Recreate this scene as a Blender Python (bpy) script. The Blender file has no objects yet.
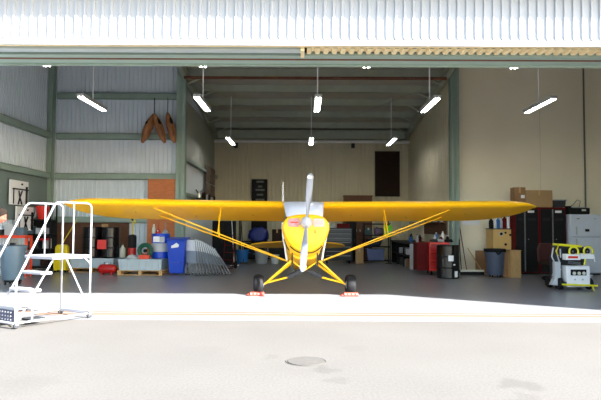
import bpy, bmesh, math, random
from mathutils import Vector, Matrix, Euler, noise
random.seed(7)
C = bpy.context.scene.collection
PI = math.pi
R = math.radians
F = 584.0
CAMH = 1.45
# ------------------------------------------------------------------ camera
cam_d = bpy.data.cameras.new('camera'); cam = bpy.data.objects.new('camera', cam_d); C.objects.link(cam)
cam_d.sensor_width = 36; cam_d.lens = 36 * F / 601; cam_d.clip_start = .05; cam_d.clip_end = 500
PITCH, ROLL, YAW = R(2.65), R(0.30), R(0.12)
CM = Matrix.Rotation(YAW, 4, 'Z') @ Matrix.Rotation(R(90) + PITCH, 4, 'X') @ Matrix.Rotation(ROLL, 4, 'Z')
cam.matrix_world = Matrix.Translation((0, 0, CAMH)) @ CM
bpy.context.scene.camera = cam
CR = CM.to_3x3()

def pt(px, py, D):
    """world point at depth D (world Y) seen at a photo position: used only to measure real sizes and distances"""
    d = CR @ Vector(((px - 300.5) / F, -(py - 200) / F, -1))
    s = D / d.y
    return Vector((d.x * s, D, CAMH + d.z * s))

def gx(px, D, py=265): return pt(px, py, D).x
def gz(py, D, px=300): return pt(px, py, D).z

# ------------------------------------------------------------------ materials
def lin(c):
    return tuple(((v / 255) / 12.92 if v / 255 <= .04045 else ((v / 255 + .055) / 1.055) ** 2.4) for v in c)

MATS = {}
def mat(name, rgb, rough=.5, metal=0, var=.08, scale=6.0, bump=0.0, emit=None, coat=0, trans=0, stretch=None, spec=.5):
    if name in MATS: return MATS[name]
    m = bpy.data.materials.new(name); m.use_nodes = True
    nt = m.node_tree; b = nt.nodes['Principled BSDF']
    col = lin(rgb)
    b.inputs['Roughness'].default_value = rough; b.inputs['Metallic'].default_value = metal
    b.inputs['Coat Weight'].default_value = coat; b.inputs['Transmission Weight'].default_value = trans
    b.inputs['Specular IOR Level'].default_value = spec
    tc = nt.nodes.new('ShaderNodeTexCoord'); mp = nt.nodes.new('ShaderNodeMapping')
    if stretch: mp.inputs['Scale'].default_value = stretch
    nz = nt.nodes.new('ShaderNodeTexNoise'); nz.inputs['Scale'].default_value = scale; nz.inputs['Detail'].default_value = 5
    cr = nt.nodes.new('ShaderNodeValToRGB')
    cr.color_ramp.elements[0].position = .3; cr.color_ramp.elements[1].position = .7
    cr.color_ramp.elements[0].color = tuple(v * (1 - var) for v in col) + (1,)
    cr.color_ramp.elements[1].color = tuple(min(1, v * (1 + var)) for v in col) + (1,)
    nt.links.new(tc.outputs['Object'], mp.inputs['Vector']); nt.links.new(mp.outputs['Vector'], nz.inputs['Vector'])
    nt.links.new(nz.outputs['Fac'], cr.inputs['Fac']); nt.links.new(cr.outputs['Color'], b.inputs['Base Color'])
    if bump:
        bp = nt.nodes.new('ShaderNodeBump'); bp.inputs['Strength'].default_value = bump; bp.inputs['Distance'].default_value = .01
        nt.links.new(nz.outputs['Fac'], bp.inputs['Height']); nt.links.new(bp.outputs['Normal'], b.inputs['Normal'])
    if emit:
        b.inputs['Emission Color'].default_value = (1, .98, .94, 1); b.inputs['Emission Strength'].default_value = emit
    MATS[name] = m
    return m

YEL = mat('aircraft_yellow', (255, 190, 0), .42, 0, .03, 2, coat=.12)
YELD = mat('yellow_tube', (255, 192, 8), .4, 0, .03)
WHT = mat('white_paint', (232, 232, 234), .4, 0, .03)
SPIN = mat('spinner_white', (176, 177, 182), .25, 0, .02)
ALU = mat('aluminium', (190, 192, 196), .35, .5, .04)
PLEX = mat('windshield_grey', (206, 210, 226), .45, 0, .05, 3, coat=.5)
BLK = mat('black_rubber', (18, 18, 20), .7, 0, .1, spec=.25)
BLKG = mat('black_gloss', (12, 14, 18), .22, 0, .1)
DGR = mat('dark_grey', (46, 48, 52), .6, 0, .1, spec=.3)
GRN = mat('steel_green', (138, 158, 148), .5, 0, .05, 3)
GRND = mat('roof_steel_green', (158, 166, 152), .6, 0, .08, 3)
ROOF = mat('roof_sheet', (176, 172, 162), .6, 0, .06, 3)
WALLW = mat('wall_sheet_white', (206, 217, 228), .45, 0, .04, 1.5)
WALLC = mat('wall_sheet_cream', (204, 197, 172), .55, 0, .05, 1.2)
DRY = mat('drywall_cream', (242, 234, 212), .8, 0, .03, .8)
LINER = mat('wall_liner', (170, 174, 166), .7, 0, .06, .8)
PANEL = mat('grey_green_panel', (112, 126, 124), .7, 0, .05, 1)
FAS = mat('fascia_white', (166, 168, 172), .45, 0, .02, 2)
SOF = mat('soffit_cream', (222, 204, 160), .6, 0, .05, 3)
BLUG = mat('channel_blue_grey', (178, 190, 190), .5, .2, .06, 3)
RUST = mat('rust_brown', (104, 62, 44), .8, 0, .2, 8)
FLUO = mat('fluorescent_tube', (255, 255, 250), .4, 0, 0, emit=14)
WOODD = mat('dark_plywood', (100, 66, 46), .75, 0, .15, 3, stretch=(1, 1, 4))
PLY = mat('orange_plywood', (188, 112, 64), .7, 0, .14, 5, stretch=(1, 1, 4))
PINE = mat('pale_pine', (188, 150, 98), .7, 0, .12, 6, stretch=(4, 4, 1))
CARD = mat('cardboard', (142, 108, 74), .85, 0, .06, 4)
CARDL = mat('cardboard_light', (164, 132, 92), .85, 0, .06, 4)
RED = mat('red_paint', (176, 24, 22), .35, 0, .06)
REDB = mat('bright_red', (212, 44, 34), .4, 0, .05)
REDD = mat('dark_red', (92, 8, 12), .7, 0, .08, spec=.2)
ORG = mat('orange_red', (220, 66, 30), .5, 0, .05)
BLUE = mat('bin_blue', (10, 66, 190), .35, 0, .06)
BLUEM = mat('mid_blue', (28, 100, 170), .4, 0, .06)
NAVY = mat('navy_tarp', (20, 40, 120), .5, 0, .15, 12, bump=.4)
TEAL = mat('barrel_slate_blue', (84, 104, 118), .45, 0, .05)
TRAY = mat('pallet_tray_plastic', (168, 186, 196), .4, 0, .06)
GREYP = mat('grey_plastic', (140, 144, 150), .45, 0, .05)
LGREY = mat('light_grey', (176, 180, 184), .45, 0, .04)
FRG = mat('fridge_enamel', (204, 212, 226), .35, 0, .02)
GREENP = mat('hose_green', (16, 84, 60), .4, 0, .1)
LIME = mat('hi_vis_lime', (110, 220, 50), .6, 0, .08)
BROWNH = mat('shell_brown', (150, 98, 58), .55, 0, .5, 3, stretch=(3, 3, 1))
BROWND = mat('dark_brown', (42, 28, 22), .8, 0, .15, spec=.2)
YELP = mat('yellow_plastic', (214, 190, 20), .4, 0, .05)
YELL = mat('lemon_yellow', (226, 220, 40), .4, 0, .05)
PINK = mat('pink_cover', (196, 142, 136), .7, 0, .15, 18)
SKIN = mat('skin', (128, 76, 60), .55, 0, .05)
HAIR = mat('grey_brown_hair', (30, 23, 19), .9, 0, .25, 40, spec=.1)
SHIRT = mat('navy_shirt', (20, 23, 42), .8, 0, .1)
JEAN = mat('denim', (30, 38, 60), .85, 0, .15, 20)
IVORY = mat('ivory_plastic', (206, 206, 190), .4, 0, .04)
CHROME = mat('chrome', (180, 184, 190), .2, .9, .03)

# floor: sealed concrete, soft reflections, joints and wear of its own
def concrete(name, rgb, rough, var, sc, bump):
    m = mat(name, rgb, rough, 0, var, sc, bump)
    nt = m.node_tree; b = nt.nodes['Principled BSDF']
    src = b.inputs['Base Color'].links[0].from_socket
    n2 = nt.nodes.new('ShaderNodeTexNoise'); n2.inputs['Scale'].default_value = 38; n2.inputs['Detail'].default_value = 8
    tc = nt.nodes.new('ShaderNodeTexCoord'); nt.links.new(tc.outputs['Object'], n2.inputs['Vector'])
    r = nt.nodes.new('ShaderNodeValToRGB'); r.color_ramp.elements[0].color = (.86, .86, .86, 1); r.color_ramp.elements[1].color = (1.1, 1.1, 1.1, 1)
    r.color_ramp.elements[0].position = .35; r.color_ramp.elements[1].position = .65
    mx = nt.nodes.new('ShaderNodeMix'); mx.data_type = 'RGBA'; mx.blend_type = 'MULTIPLY'; mx.inputs['Factor'].default_value = 1
    nt.links.new(n2.outputs['Fac'], r.inputs['Fac']); nt.links.new(src, mx.inputs['A']); nt.links.new(r.outputs['Color'], mx.inputs['B'])
    nt.links.new(mx.outputs['Result'], b.inputs['Base Color'])
    return m
FLOORM = concrete('sealed_concrete', (124, 125, 129), .30, .06, 1.1, .02)
PAVE = concrete('weathered_pavement', (84, 81, 77), .9, .07, .7, .25)
STAIN = mat('pavement_stain', (66, 64, 60), .9, 0, .08, 5)
def stains(m, spots):
    nt = m.node_tree; b = nt.nodes['Principled BSDF']; src = b.inputs['Base Color'].links[0].from_socket
    geo = nt.nodes.new('ShaderNodeNewGeometry'); nz = nt.nodes.new('ShaderNodeTexNoise'); nz.inputs['Scale'].default_value = 3.5; nz.inputs['Detail'].default_value = 6
    nt.links.new(geo.outputs['Position'], nz.inputs['Vector'])
    mx0 = nt.nodes.new('ShaderNodeMix'); mx0.data_type = 'RGBA'; mx0.blend_type = 'ADD'; mx0.inputs['Factor'].default_value = .55
    nt.links.new(geo.outputs['Position'], mx0.inputs['A']); nt.links.new(nz.outputs['Color'], mx0.inputs['B'])
    for (x, y, rad, k) in spots:
        d = nt.nodes.new('ShaderNodeVectorMath'); d.operation = 'DISTANCE'; nt.links.new(mx0.outputs['Result'], d.inputs[0]); d.inputs[1].default_value = (x + .27, y + .27, .27)
        mr = nt.nodes.new('ShaderNodeMapRange'); mr.inputs['From Min'].default_value = rad; mr.inputs['From Max'].default_value = rad * .6; mr.inputs['To Min'].default_value = 0; mr.inputs['To Max'].default_value = k * .65
        nt.links.new(d.outputs['Value'], mr.inputs['Value'])
        mx = nt.nodes.new('ShaderNodeMix'); mx.data_type = 'RGBA'; nt.links.new(mr.outputs['Result'], mx.inputs['Factor'])
        nt.links.new(src, mx.inputs['A']); mx.inputs['B'].default_value = (.035, .033, .030, 1); src = mx.outputs['Result']
    nt.links.new(src, b.inputs['Base Color'])
stains(PAVE, [(.25, 6.05, .16, .5), (.36, 5.6, .18, .4), (-.35, 6.6, .15, .35), (2.0, 5.5, .22, .5), (1.9, 5.0, .2, .35), (-2.5, 5.4, .35, .2), (.6, 7.1, .2, .2), (-1.2, 6.9, .3, .15)])
STAINP = mat('rust_stain_concrete', (112, 84, 66), .8, 0, .08, 2, stretch=(.3, 3, 1))

# ------------------------------------------------------------------ mesh builder
class MB:
    def __init__(s): s.v = []; s.f = []; s.T = Matrix.Identity(4)
    def add(s, vs, fs):
        n = len(s.v)
        s.v += [tuple(s.T @ Vector(v)) for v in vs]; s.f += [tuple(i + n for i in f) for f in fs]; return s
    def box(s, c, d, rot=None):
        x, y, z = d[0] / 2, d[1] / 2, d[2] / 2
        vs = [Vector((i, j, k)) for i in (-x, x) for j in (-y, y) for k in (-z, z)]
        if rot is not None:
            m = Euler(rot).to_matrix() if not isinstance(rot, Matrix) else rot
            vs = [m @ v for v in vs]
        vs = [v + Vector(c) for v in vs]
        return s.add(vs, [(0, 1, 3, 2), (4, 6, 7, 5), (0, 4, 5, 1), (2, 3, 7, 6), (0, 2, 6, 4), (1, 5, 7, 3)])
    def bb(s, a, b):
        return s.box([(a[i] + b[i]) / 2 for i in range(3)], [abs(b[i] - a[i]) for i in range(3)])
    def tube(s, pts, r, n=8, cap=True, squash=1.0, up=None):
        pts = [Vector(p) for p in pts]; rs = r if isinstance(r, (list, tuple)) else [r] * len(pts)
        vs = []; prev = None
        for i, p in enumerate(pts):
            if i == 0: t = pts[1] - p
            elif i == len(pts) - 1: t = p - pts[i - 1]
            else: t = (pts[i + 1] - p).normalized() + (p - pts[i - 1]).normalized()
            t.normalize()
            if prev is None:
                a = Vector(up) if up else (Vector((0, 0, 1)) if abs(t.z) < .9 else Vector((1, 0, 0)))
            else: a = prev
            u = (a - t * a.dot(t)).normalized(); w = t.cross(u); prev = u
            for k in range(n):
                g = 2 * PI * k / n
                vs.append(p + (u * math.cos(g) * squash + w * math.sin(g)) * rs[i])
        fs = []
        for i in range(len(pts) - 1):
            for k in range(n):
                fs.append((i * n + k, i * n + (k + 1) % n, (i + 1) * n + (k + 1) % n, (i + 1) * n + k))
        if cap: fs += [tuple(range(n))[::-1], tuple(range((len(pts) - 1) * n, len(pts) * n))]
        return s.add(vs, fs)
    def lathe(s, prof, n=24, c=(0, 0, 0), axis='Z', cap=True):
        vs = []
        for (r, h) in prof:
            for k in range(n):
                g = 2 * PI * k / n; a, b = r * math.cos(g), r * math.sin(g)
                v = {'Z': (a, b, h), 'Y': (a, h, b), 'X': (h, a, b)}[axis]
                vs.append(Vector(v) + Vector(c))
        fs = []
        for i in range(len(prof) - 1):
            for k in range(n): fs.append((i * n + k, i * n + (k + 1) % n, (i + 1) * n + (k + 1) % n, (i + 1) * n + k))
        if cap: fs += [tuple(range(n))[::-1], tuple(range((len(prof) - 1) * n, len(prof) * n))]
        return s.add(vs, fs)
    def prism(s, poly, a, b, axis='Y'):
        def mk(p, h): return {'Y': (p[0], h, p[1]), 'X': (h, p[0], p[1]), 'Z': (p[0], p[1], h)}[axis]
        n = len(poly)
        vs = [mk(p, a) for p in poly] + [mk(p, b) for p in poly]
        fs = [tuple(range(n))[::-1], tuple(range(n, 2 * n))] + [(i, (i + 1) % n, n + (i + 1) % n, n + i) for i in range(n)]
        return s.add(vs, fs)
    def torus(s, c, R_, r, axis='Y', n=28, m=8, a0=0, a1=2 * PI):
        pts = []
        full = abs(a1 - a0 - 2 * PI) < 1e-6
        for i in range(n + 1):
            g = a0 + (a1 - a0) * i / n
            a, b = R_ * math.cos(g), R_ * math.sin(g)
            pts.append(Vector(c) + Vector({'Y': (a, 0, b), 'X': (0, a, b), 'Z': (a, b, 0)}[axis]))
        return s.tube(pts, r, m, cap=not full)
    def loft(s, secs, closed=True, cap=True):
        n = len(secs[0]); vs = [v for q in secs for v in q]; fs = []
        for i in range(len(secs) - 1):
            for k in range(n if closed else n - 1):
                fs.append((i * n + k, i * n + (k + 1) % n, (i + 1) * n + (k + 1) % n, (i + 1) * n + k))
        if cap and closed: fs += [tuple(range(n))[::-1], tuple(range((len(secs) - 1) * n, len(secs) * n))]
        return s.add(vs, fs)
    def build(s, name, m, parent=None, smooth=False, bevel=0, loc=None):
        me = bpy.data.meshes.new(name); me.from_pydata(s.v, [], s.f)
        bm = bmesh.new(); bm.from_mesh(me); bmesh.ops.recalc_face_normals(bm, faces=bm.faces); bm.to_mesh(me); bm.free()
        me.materials.append(m)
        if smooth:
            me.shade_smooth()
            try: me.set_sharp_from_angle(angle=R(40))
            except Exception: pass
        o = bpy.data.objects.new(name, me); C.objects.link(o)
        if parent: o.parent = parent
        if loc is not None: o.location = loc
        if bevel:
            b = o.modifiers.new('bevel', 'BEVEL'); b.width = bevel; b.segments = 2; b.limit_method = 'ANGLE'
        return o

def tag(o, label=None, cat=None, group=None, kind=None):
    if label: o['label'] = label
    if cat: o['category'] = cat
    if group: o['group'] = group
    if kind: o['kind'] = kind
    return o
def thing(name, label, cat, loc, rz=0, group=None):
    o = bpy.data.objects.new(name, None); C.objects.link(o); o.empty_display_size = .1
    o.location = loc; o.rotation_euler = (0, 0, rz)
    return tag(o, label, cat, group)
def struct(o): o['kind'] = 'structure'; return o
def dup(root, loc, rz=None, label=None, group=None):
    r = root.copy(); C.objects.link(r); r.location = loc
    if rz is not None: r.rotation_euler = (0, 0, rz)
    if label: r['label'] = label
    if group: r['group'] = group
    for ch in list(root.children):
        c = ch.copy(); C.objects.link(c); c.parent = r
        for g in ch.children:
            d = g.copy(); C.objects.link(d); d.parent = c
    return r

def corr(mb, p0, p1, z0, z1, period=.15, depth=.045, nrm=(0, -1)):
    """ribbed metal sheet standing between two ground points"""
    a = Vector(p0); b = Vector(p1); L = (b - a).length; d = (b - a) / L
    n = Vector(nrm); xs = []; t = 0
    while t < L:
        for (q, h) in ((0, 0), (.64, 0), (.70, 1), (.94, 1)):
            if t + q * period < L: xs.append((t + q * period, h))
        t += period
    xs.append((L, 0))
    vs = []
    for (q, h) in xs:
        p = a + d * q + n * depth * h
        vs += [(p.x, p.y, z0), (p.x, p.y, z1)]
    mb.add(vs, [(2 * i, 2 * i + 2, 2 * i + 3, 2 * i + 1) for i in range(len(xs) - 1)])

# ------------------------------------------------------------------ setting
DW = 19.8; DB = 27.3                      # depth of bay back walls and of the middle back wall
XL, XR = -8.62, 12.6
XI, XJ = -4.15, 5.02                      # inner walls of the deep middle bay
def roofz(y): return 6.95 - .127 * (y - DW)

m = MB(); m.bb((-60, -40, -.2), (60, 9.12, -.0)); struct(m.build('ground', PAVE))
m = MB(); m.bb((-14, 9.12, -.2), (16, DB + .3, .004)); struct(m.build('floor', FLOORM))
m = MB(); m.bb((-60, 9.12, -.2), (-14, 60, -.01)); m.bb((16, 9.12, -.2), (60, 60, -.01)); struct(m.build('ground', PAVE))
m = MB(); m.bb((-8.7, 9.58, .004), (7.6, 9.72, .010)); struct(m.build('trim_1', STAINP))
m = MB(); m.bb((-8.7, 9.84, .004), (7.6, 9.93, .010)); struct(m.build('trim_2', STAINP))

m = MB(); corr(m, (XL, DW), (XI, DW), 0, 7.3); struct(m.build('wall_left_bay', WALLW))
m = MB(); corr(m, (XL, 9.1), (XL, DW), 0, 8.6, nrm=(1, 0)); struct(m.build('wall_left', WALLW))
m = MB(); m.bb((XL + .04, 15.2, 1.62), (XL + .10, DW - .05, 3.05)); struct(m.build('trim_3', PANEL))
m = MB(); corr(m, (XI, DB), (XJ, DB), 0, 6.3, period=.2); struct(m.build('wall_back', WALLC))
m = MB(); corr(m, (XI, DW), (XI, DB), 0, 7, nrm=(1, 0)); struct(m.build('wall_inner_left', WALLW))
m = MB(); corr(m, (XJ, DW), (XJ, DB), 0, 7, nrm=(-1, 0), period=.3, depth=.015); struct(m.build('wall_inner_right', WALLC))
m = MB(); m.bb((XJ, DW, 0), (XR, DW + .15, 7.3)); struct(m.build('wall_right_bay', DRY))
m = MB(); m.bb((XR, 9.1, 0), (XR + .15, DW + .15, 8.6)); struct(m.build('wall_right', DRY))
m = MB(); m.bb((XI + .035, 20.2, 3.75), (XI + .06, DB - .1, 5.9)); struct(m.build('trim_4', LINER))
# outer skins behind the sheets so no daylight leaks in
m = MB(); m.bb((XL - .2, DW + .08, 0), (XI - .05, DW + .2, 7.4)); struct(m.build('wall_left_bay_outer', LINER))
m = MB(); m.bb((XL - .2, 9.1, 0), (XL - .08, DW + .08, 8.8)); struct(m.build('wall_left_outer', LINER))
m = MB(); m.bb((XI - .2, DW + .2, 0), (XI - .05, DB + .1, 7)); struct(m.build('wall_inner_left_outer', LINER))
m = MB(); m.bb((XJ + .05, DW + .15, 0), (XJ + .2, DB + .1, 7)); struct(m.build('wall_inner_right_outer', LINER))
m = MB(); m.bb((XI - .2, DB + .08, 0), (XJ + .2, DB + .2, 6.6)); struct(m.build('wall_back_outer', LINER))
# roof
m = MB(); y0, y1 = 9.0, DB + .3
m.add([(XL - .3, y0, roofz(y0)), (XR + .3, y0, roofz(y0)), (XR + .3, y1, roofz(y1)), (XL - .3, y1, roofz(y1)),
       (XL - .3, y0, roofz(y0) + .1), (XR + .3, y0, roofz(y0) + .1), (XR + .3, y1, roofz(y1) + .1), (XL - .3, y1, roofz(y1) + .1)],
      [(0, 1, 2, 3), (7, 6, 5, 4), (0, 4, 5, 1), (2, 6, 7, 3), (1, 5, 6, 2), (0, 3, 7, 4)])
struct(m.build('ceiling', ROOF))
tn = 5
def trim(mb, mt, **k):
    global tn
    o = struct(mb.build('trim_%d' % tn, mt, **k)); tn += 1; return o
y = 11.0
while y < DB - .2:                                      # purlins
    xa, xb = (XL, XR) if y < DW else (XI + .05, XJ - .05)
    m = MB(); zz = roofz(y); m.bb((xa, y - .03, zz - .28), (xb, y + .0, zz - .01)); m.bb((xa, y - .03, zz - .28), (xb, y + .08, zz - .26)); trim(m, GRND)
    y += 1.5
for x in (XI + .18, XJ - .18):                          # rafters and their braces
    m = MB()
    a, b = 9.3, DB - .1
    m.add([(x - .08, a, roofz(a) - .55), (x + .08, a, roofz(a) - .55), (x + .08, b, roofz(b) - .50), (x - .08, b, roofz(b) - .50),
           (x - .08, a, roofz(a) - .25), (x + .08, a, roofz(a) - .25), (x + .08, b, roofz(b) - .25), (x - .08, b, roofz(b) - .25)],
          [(0, 1, 2, 3), (7, 6, 5, 4), (0, 4, 5, 1), (2, 6, 7, 3), (1, 5, 6, 2), (0, 3, 7, 4)])
    trim(m, GRND)
    sg = 1 if x < 0 else -1
    y = 12.5
    while y < DB - .5:
        m = MB(); m.tube([(x, y, roofz(y) - .55), (x + sg * .75, y, roofz(y) - .22)], .035, 6); trim(m, GRND); y += 1.5
for (a, b) in (((-3.9, 20.5), (0.4, 26.8)), ((4.8, 20.5), (0.4, 26.8))):   # roof rod bracing
    m = MB(); m.tube([(a[0], a[1], roofz(a[1]) - .28), (b[0], b[1], roofz(b[1]) - .28)], .012, 6); trim(m, GRND)
# columns and girts
def column(x, y, w=.29, d=.3, z1=7.2, mt=GRN):
    m = MB(); m.bb((x - w / 2, y - d, 0), (x + w / 2, y - d + .02, z1)); m.bb((x - w / 2, y - .02, 0), (x + w / 2, y, z1)); m.bb((x - .01, y - d, 0), (x + .01, y, z1))
    m.bb((x - w / 2 - .05, y - d - .03, 0), (x + w / 2 + .05, y + .01, .03))
    trim(m, mt)
column(gx(180.5, DW - .3, 150), DW - .02, .3)
column(gx(455, DW - .3, 150), DW - .02, .28)
column(XL + .13, DW - .05, .16, .28)
def girt_x(x0, x1, y, z, h=.2):
    m = MB(); m.bb((x0, y - .2, z - h / 2), (x1, y - .18, z + h / 2)); m.bb((x0, y - .2, z - h / 2), (x1, y - .04, z - h / 2 + .015)); m.bb((x0, y - .2, z + h / 2 - .015), (x1, y - .04, z + h / 2)); trim(m, GRN)
def girt_y(x, y0, y1, z, s, h=.2):
    m = MB(); m.bb((x + s * .18, y0, z - h / 2), (x + s * .2, y1, z + h / 2)); m.bb((x + s * .04, y0, z - h / 2), (x + s * .2, y1, z - h / 2 + .015)); m.bb((x + s * .04, y0, z + h / 2 - .015), (x + s * .2, y1, z + h / 2)); trim(m, GRN)
for z in (5.86, 4.48, 3.12, 1.66):
    girt_x(XL + .3, gx(175.5, DW - .2, 150), DW, z)
for z in (4.48, 3.12): girt_y(XL, 9.3, DW - .35, z, 1)
for z in (3.75, 2.55): girt_y(XI + .02, DW + .1, DB - .05, z, 1, .12)
a = pt(1, 132, 16.7); b = pt(45, 68, 19.4)
m = MB(); m.tube([a - (b - a) * .35, b], .045, 6); trim(m, DGR)     # diagonal rod on the left wall
m = MB(); m.bb((XI, DB - .35, 5.55), (XJ, DB - .05, 5.95)); trim(m, GRND)               # beam over the back wall
m = MB(); m.tube([(XI + .1, DB - .45, 5.40), (XJ - .05, DB - .45, 5.40)], .07, 8); trim(m, WHT)
for px in (236, 353): m = MB(); m.box((gx(px, DB - .4, 147), DB - .4, 5.22), (.16, .14, .22)); trim(m, DGR)
m = MB(); m.tube([(XI + .2, 19.3, 6.42), (XJ - .2, 19.3, 6.42)], .05, 8); trim(m, RUST)  # red-brown pipe under the roof
m = MB(); xw = gx(584.5, DW - .03, 140); m.tube([(xw, DW - .03, 0), (xw, DW - .03, 7)], .028, 8); trim(m, mat('conduit_grey', (104, 108, 96), .6))
m = MB(); xw = gx(540, DW, 140); m.bb((xw - .008, DW - .006, 0), (xw + .008, DW, 7)); trim(m, mat('joint_grey', (218, 210, 188), .8))
# dark boarding at the foot of the left bay wall
m = MB(); m.bb((XL + .35, DW - .10, 0), (gx(129, DW), DW - .06, 1.56)); trim(m, WOODD)
m = MB(); m.bb((gx(155, DW), DW - .10, 0), (gx(175, DW), DW - .06, 1.56)); trim(m, WOODD)

# ---- front: fascia, soffit, header, jambs
DF = 9.0
ZF = gz(45.5, DF)
m = MB(); corr(m, (-12, DF), (14, DF), ZF + .10, 6.4, period=.139, depth=.03); struct(m.build('wall_front', FAS))
m = MB(); m.bb((-12, DF - .012, ZF), (14, DF + .02, ZF + .11)); trim(m, FAS)
m = MB(); m.bb((-12, DF + .06, ZF + .1), (14, DF + .16, 8.4)); struct(m.build('wall_front_lining', LINER))
m = MB(); m.bb((-12, DF - .42, 5.18), (14, DF + .1, 5.34)); trim(m, FAS)      # gutter and eave
m = MB(); m.bb((-12, DF - .40, 5.34), (14, DF + .1, 8.3)); trim(m, FAS)
XM = gx(307, 9.1, 54)
m = MB(); m.bb((-12, DF + .02, ZF), (14, DF + .10, ZF + .03)); trim(m, SOF)
m = MB(); m.bb((-12, 9.16, ZF - .02), (XM - .1, 9.34, ZF + .10)); trim(m, BLUG)
m = MB(); m.bb((-12, 9.34, ZF + .12), (XM - .1, 9.40, ZF + .16)); trim(m, RUST)
m = MB(); m.bb((XM - .10, 9.10, ZF - .05), (XM - .04, 9.5, ZF + .2)); trim(m, SOF)
m = MB()                                                                      # ribbed soffit sheet on the right half
n = 0; x = XM; sec = []
while x < 14:
    for (q, h) in ((0, 0), (.45, 0), (.6, 1), (.85, 1)): sec.append((x + q * .139, ZF - .01 + h * .045))
    x += .139
vs = []
for (a, b) in sec: vs += [(a, 9.10, b), (a, 9.42, b)]
m.add(vs, [(2 * i, 2 * i + 1, 2 * i + 3, 2 * i + 2) for i in range(len(sec) - 1)]); trim(m, SOF)
m = MB(); m.bb((XM, 9.46, ZF + .0), (14, 9.50, ZF + .2)); trim(m, GRN)
m = MB(); m.bb((-12, 9.44, ZF - .03), (14, 9.62, ZF + .02)); trim(m, GRN)
m = MB(); m.bb((-12, 9.64, ZF - .035), (14, 9.70, ZF + .3)); trim(m, RUST)
m = MB(); m.bb((-12, 9.72, ZF - .02), (14, 9.98, ZF + .40)); m.bb((-12, 9.96, ZF - .06), (14, 10.0, ZF + .4)); trim(m, GRN)
m = MB(); m.bb((-12, 9.1, ZF + .4), (14, 10.0, ZF + .5)); trim(m, GRND)
m = MB(); m.bb((7.62, 8.98, 0), (14, 9.15, ZF + .2)); struct(m.build('wall_front_right', FAS))
m = MB(); m.bb((-14, 8.98, 0), (-8.72, 9.15, ZF + .2)); struct(m.build('wall_front_left', FAS))
m = MB(); m.bb((-14, 8.98, 4.3), (-12, 9.15, 8)); m.bb((14, 8.98, 4), (14.2, 9.15, 8)); trim(m, FAS)

# a dark screened panel high on the back wall
a = pt(375.5, 152, DB - .08); b = pt(399, 196, DB - .08)
t = thing('wall_panel', 'dark brown rectangular panel mounted high on the ribbed back wall', 'panel', (0, DB - .1, 0))
m = MB(); m.bb((a.x, -.03, b.z), (b.x, .03, a.z)); m.build('board', BROWND, t)
m = MB()
for (p, q) in (((a.x - .03, b.z - .03), (b.x + .03, b.z)), ((a.x - .03, a.z), (b.x + .03, a.z + .03)), ((a.x - .03, b.z), (a.x, a.z)), ((b.x, b.z), (b.x + .03, a.z))):
    m.bb((p[0], -.05, p[1]), (q[0], .03, q[1]))
m.build('frame', DGR, t)
# orange plywood sheet against the left bay wall
a = pt(148, 179, DW - .25); b = pt(176, 255, DW - .25)
tag(MB().bb((a.x, DW - .26, .02), (b.x, DW - .235, a.z)).build('plywood_sheet', PLY), 'orange-brown plywood sheet standing against the left bay wall behind the drums', 'plywood sheet')
# small paper notices
a = pt(101.5, 224, DW - .12); b = pt(108, 229, DW - .12)
tag(MB().bb((a.x, DW - .112, b.z), (b.x, DW - .102, a.z)).build('paper_notice', PINE), 'small tan notice pinned to the dark boarding above the black drums', 'notice')
a = pt(462, 217, DW - .02); b = pt(480, 225, DW - .02)
tag(MB().bb((a.x, DW - .02, b.z), (b.x, DW - .004, a.z)).build('paper_notice', WHT), 'white paper sheet on the cream wall beside the green column, above the brooms', 'notice')
# printed pages on the inner left wall
for i, (ya, yb, zb, zt) in enumerate(((24.0, 25.0, 3.3, 4.0), (25.1, 26.3, 3.3, 4.0), (24.0, 25.0, 2.68, 3.25), (25.1, 26.3, 2.68, 3.25))):
    tag(MB().bb((XI + .20, ya, zb), (XI + .225, yb, zt)).build('poster', mat('poster_print', (120, 104, 92), .7, 0, .7, 14)),
        ['upper left poster of the four faded prints on the inner left wall', 'upper right poster of the four faded prints on the inner left wall',
         'lower left poster of the four faded prints on the inner left wall', 'lower right poster of the four faded prints on the inner left wall'][i], 'poster', 'faded prints on the inner left wall')

# ------------------------------------------------------------------ ceiling lights
def make_light(x, y, z, label):
    t = thing('ceiling_light', label, 'ceiling light', (x, y, z), 0, 'hanging fluorescent ceiling lights')
    L = 1.85
    m = MB(); m.prism([(-.085, 0), (-.10, .10), (.10, .10), (.085, 0), (.07, .03), (-.07, .03)], -L / 2, L / 2, 'Y'); m.build('reflector', mat('fixture_grey', (170, 174, 172), .5), t)
    for s in (-.04, .04):
        m = MB(); m.tube([(s, -L / 2 + .03, .012), (s, L / 2 - .03, .012)], .014, 8); m.build('tube', FLUO, t)
    m = MB(); m.tube([(0, 0, .10), (0, 0, roofz(y) - z)], .017, 6); m.build('hanger_rod', WHT, t)
    return t
for (x, l) in ((-5.75, 'hanging fluorescent light in the left bay over the ladder'), (-2.73, 'hanging fluorescent light just right of the left green column'),
               (.42, 'middle hanging fluorescent light of the larger lit row, above the propeller'), (3.5, 'hanging fluorescent light just left of the right green column'),
               (6.5, 'hanging fluorescent light in front of the blank cream wall at right')):
    make_light(x, 15.9, 4.78, l)
for (x, l) in ((-2.8, 'far small fluorescent light, leftmost of the three near the back wall'), (.36, 'far small fluorescent light, middle one of the three near the back wall'),
               (3.5, 'far small fluorescent light, rightmost of the three near the back wall')):
    make_light(x, 22.8, 4.78, l)
for (x, l) in ((-5.4, 'fluorescent light peeping below the header over the left bay'), (-2.1, 'fluorescent light peeping below the header by the left column'),
               (1.35, 'fluorescent light peeping below the header right of the propeller'), (4.46, 'fluorescent light peeping below the header at the right bay')):
    make_light(x, 11.35, 4.82, l)

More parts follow.
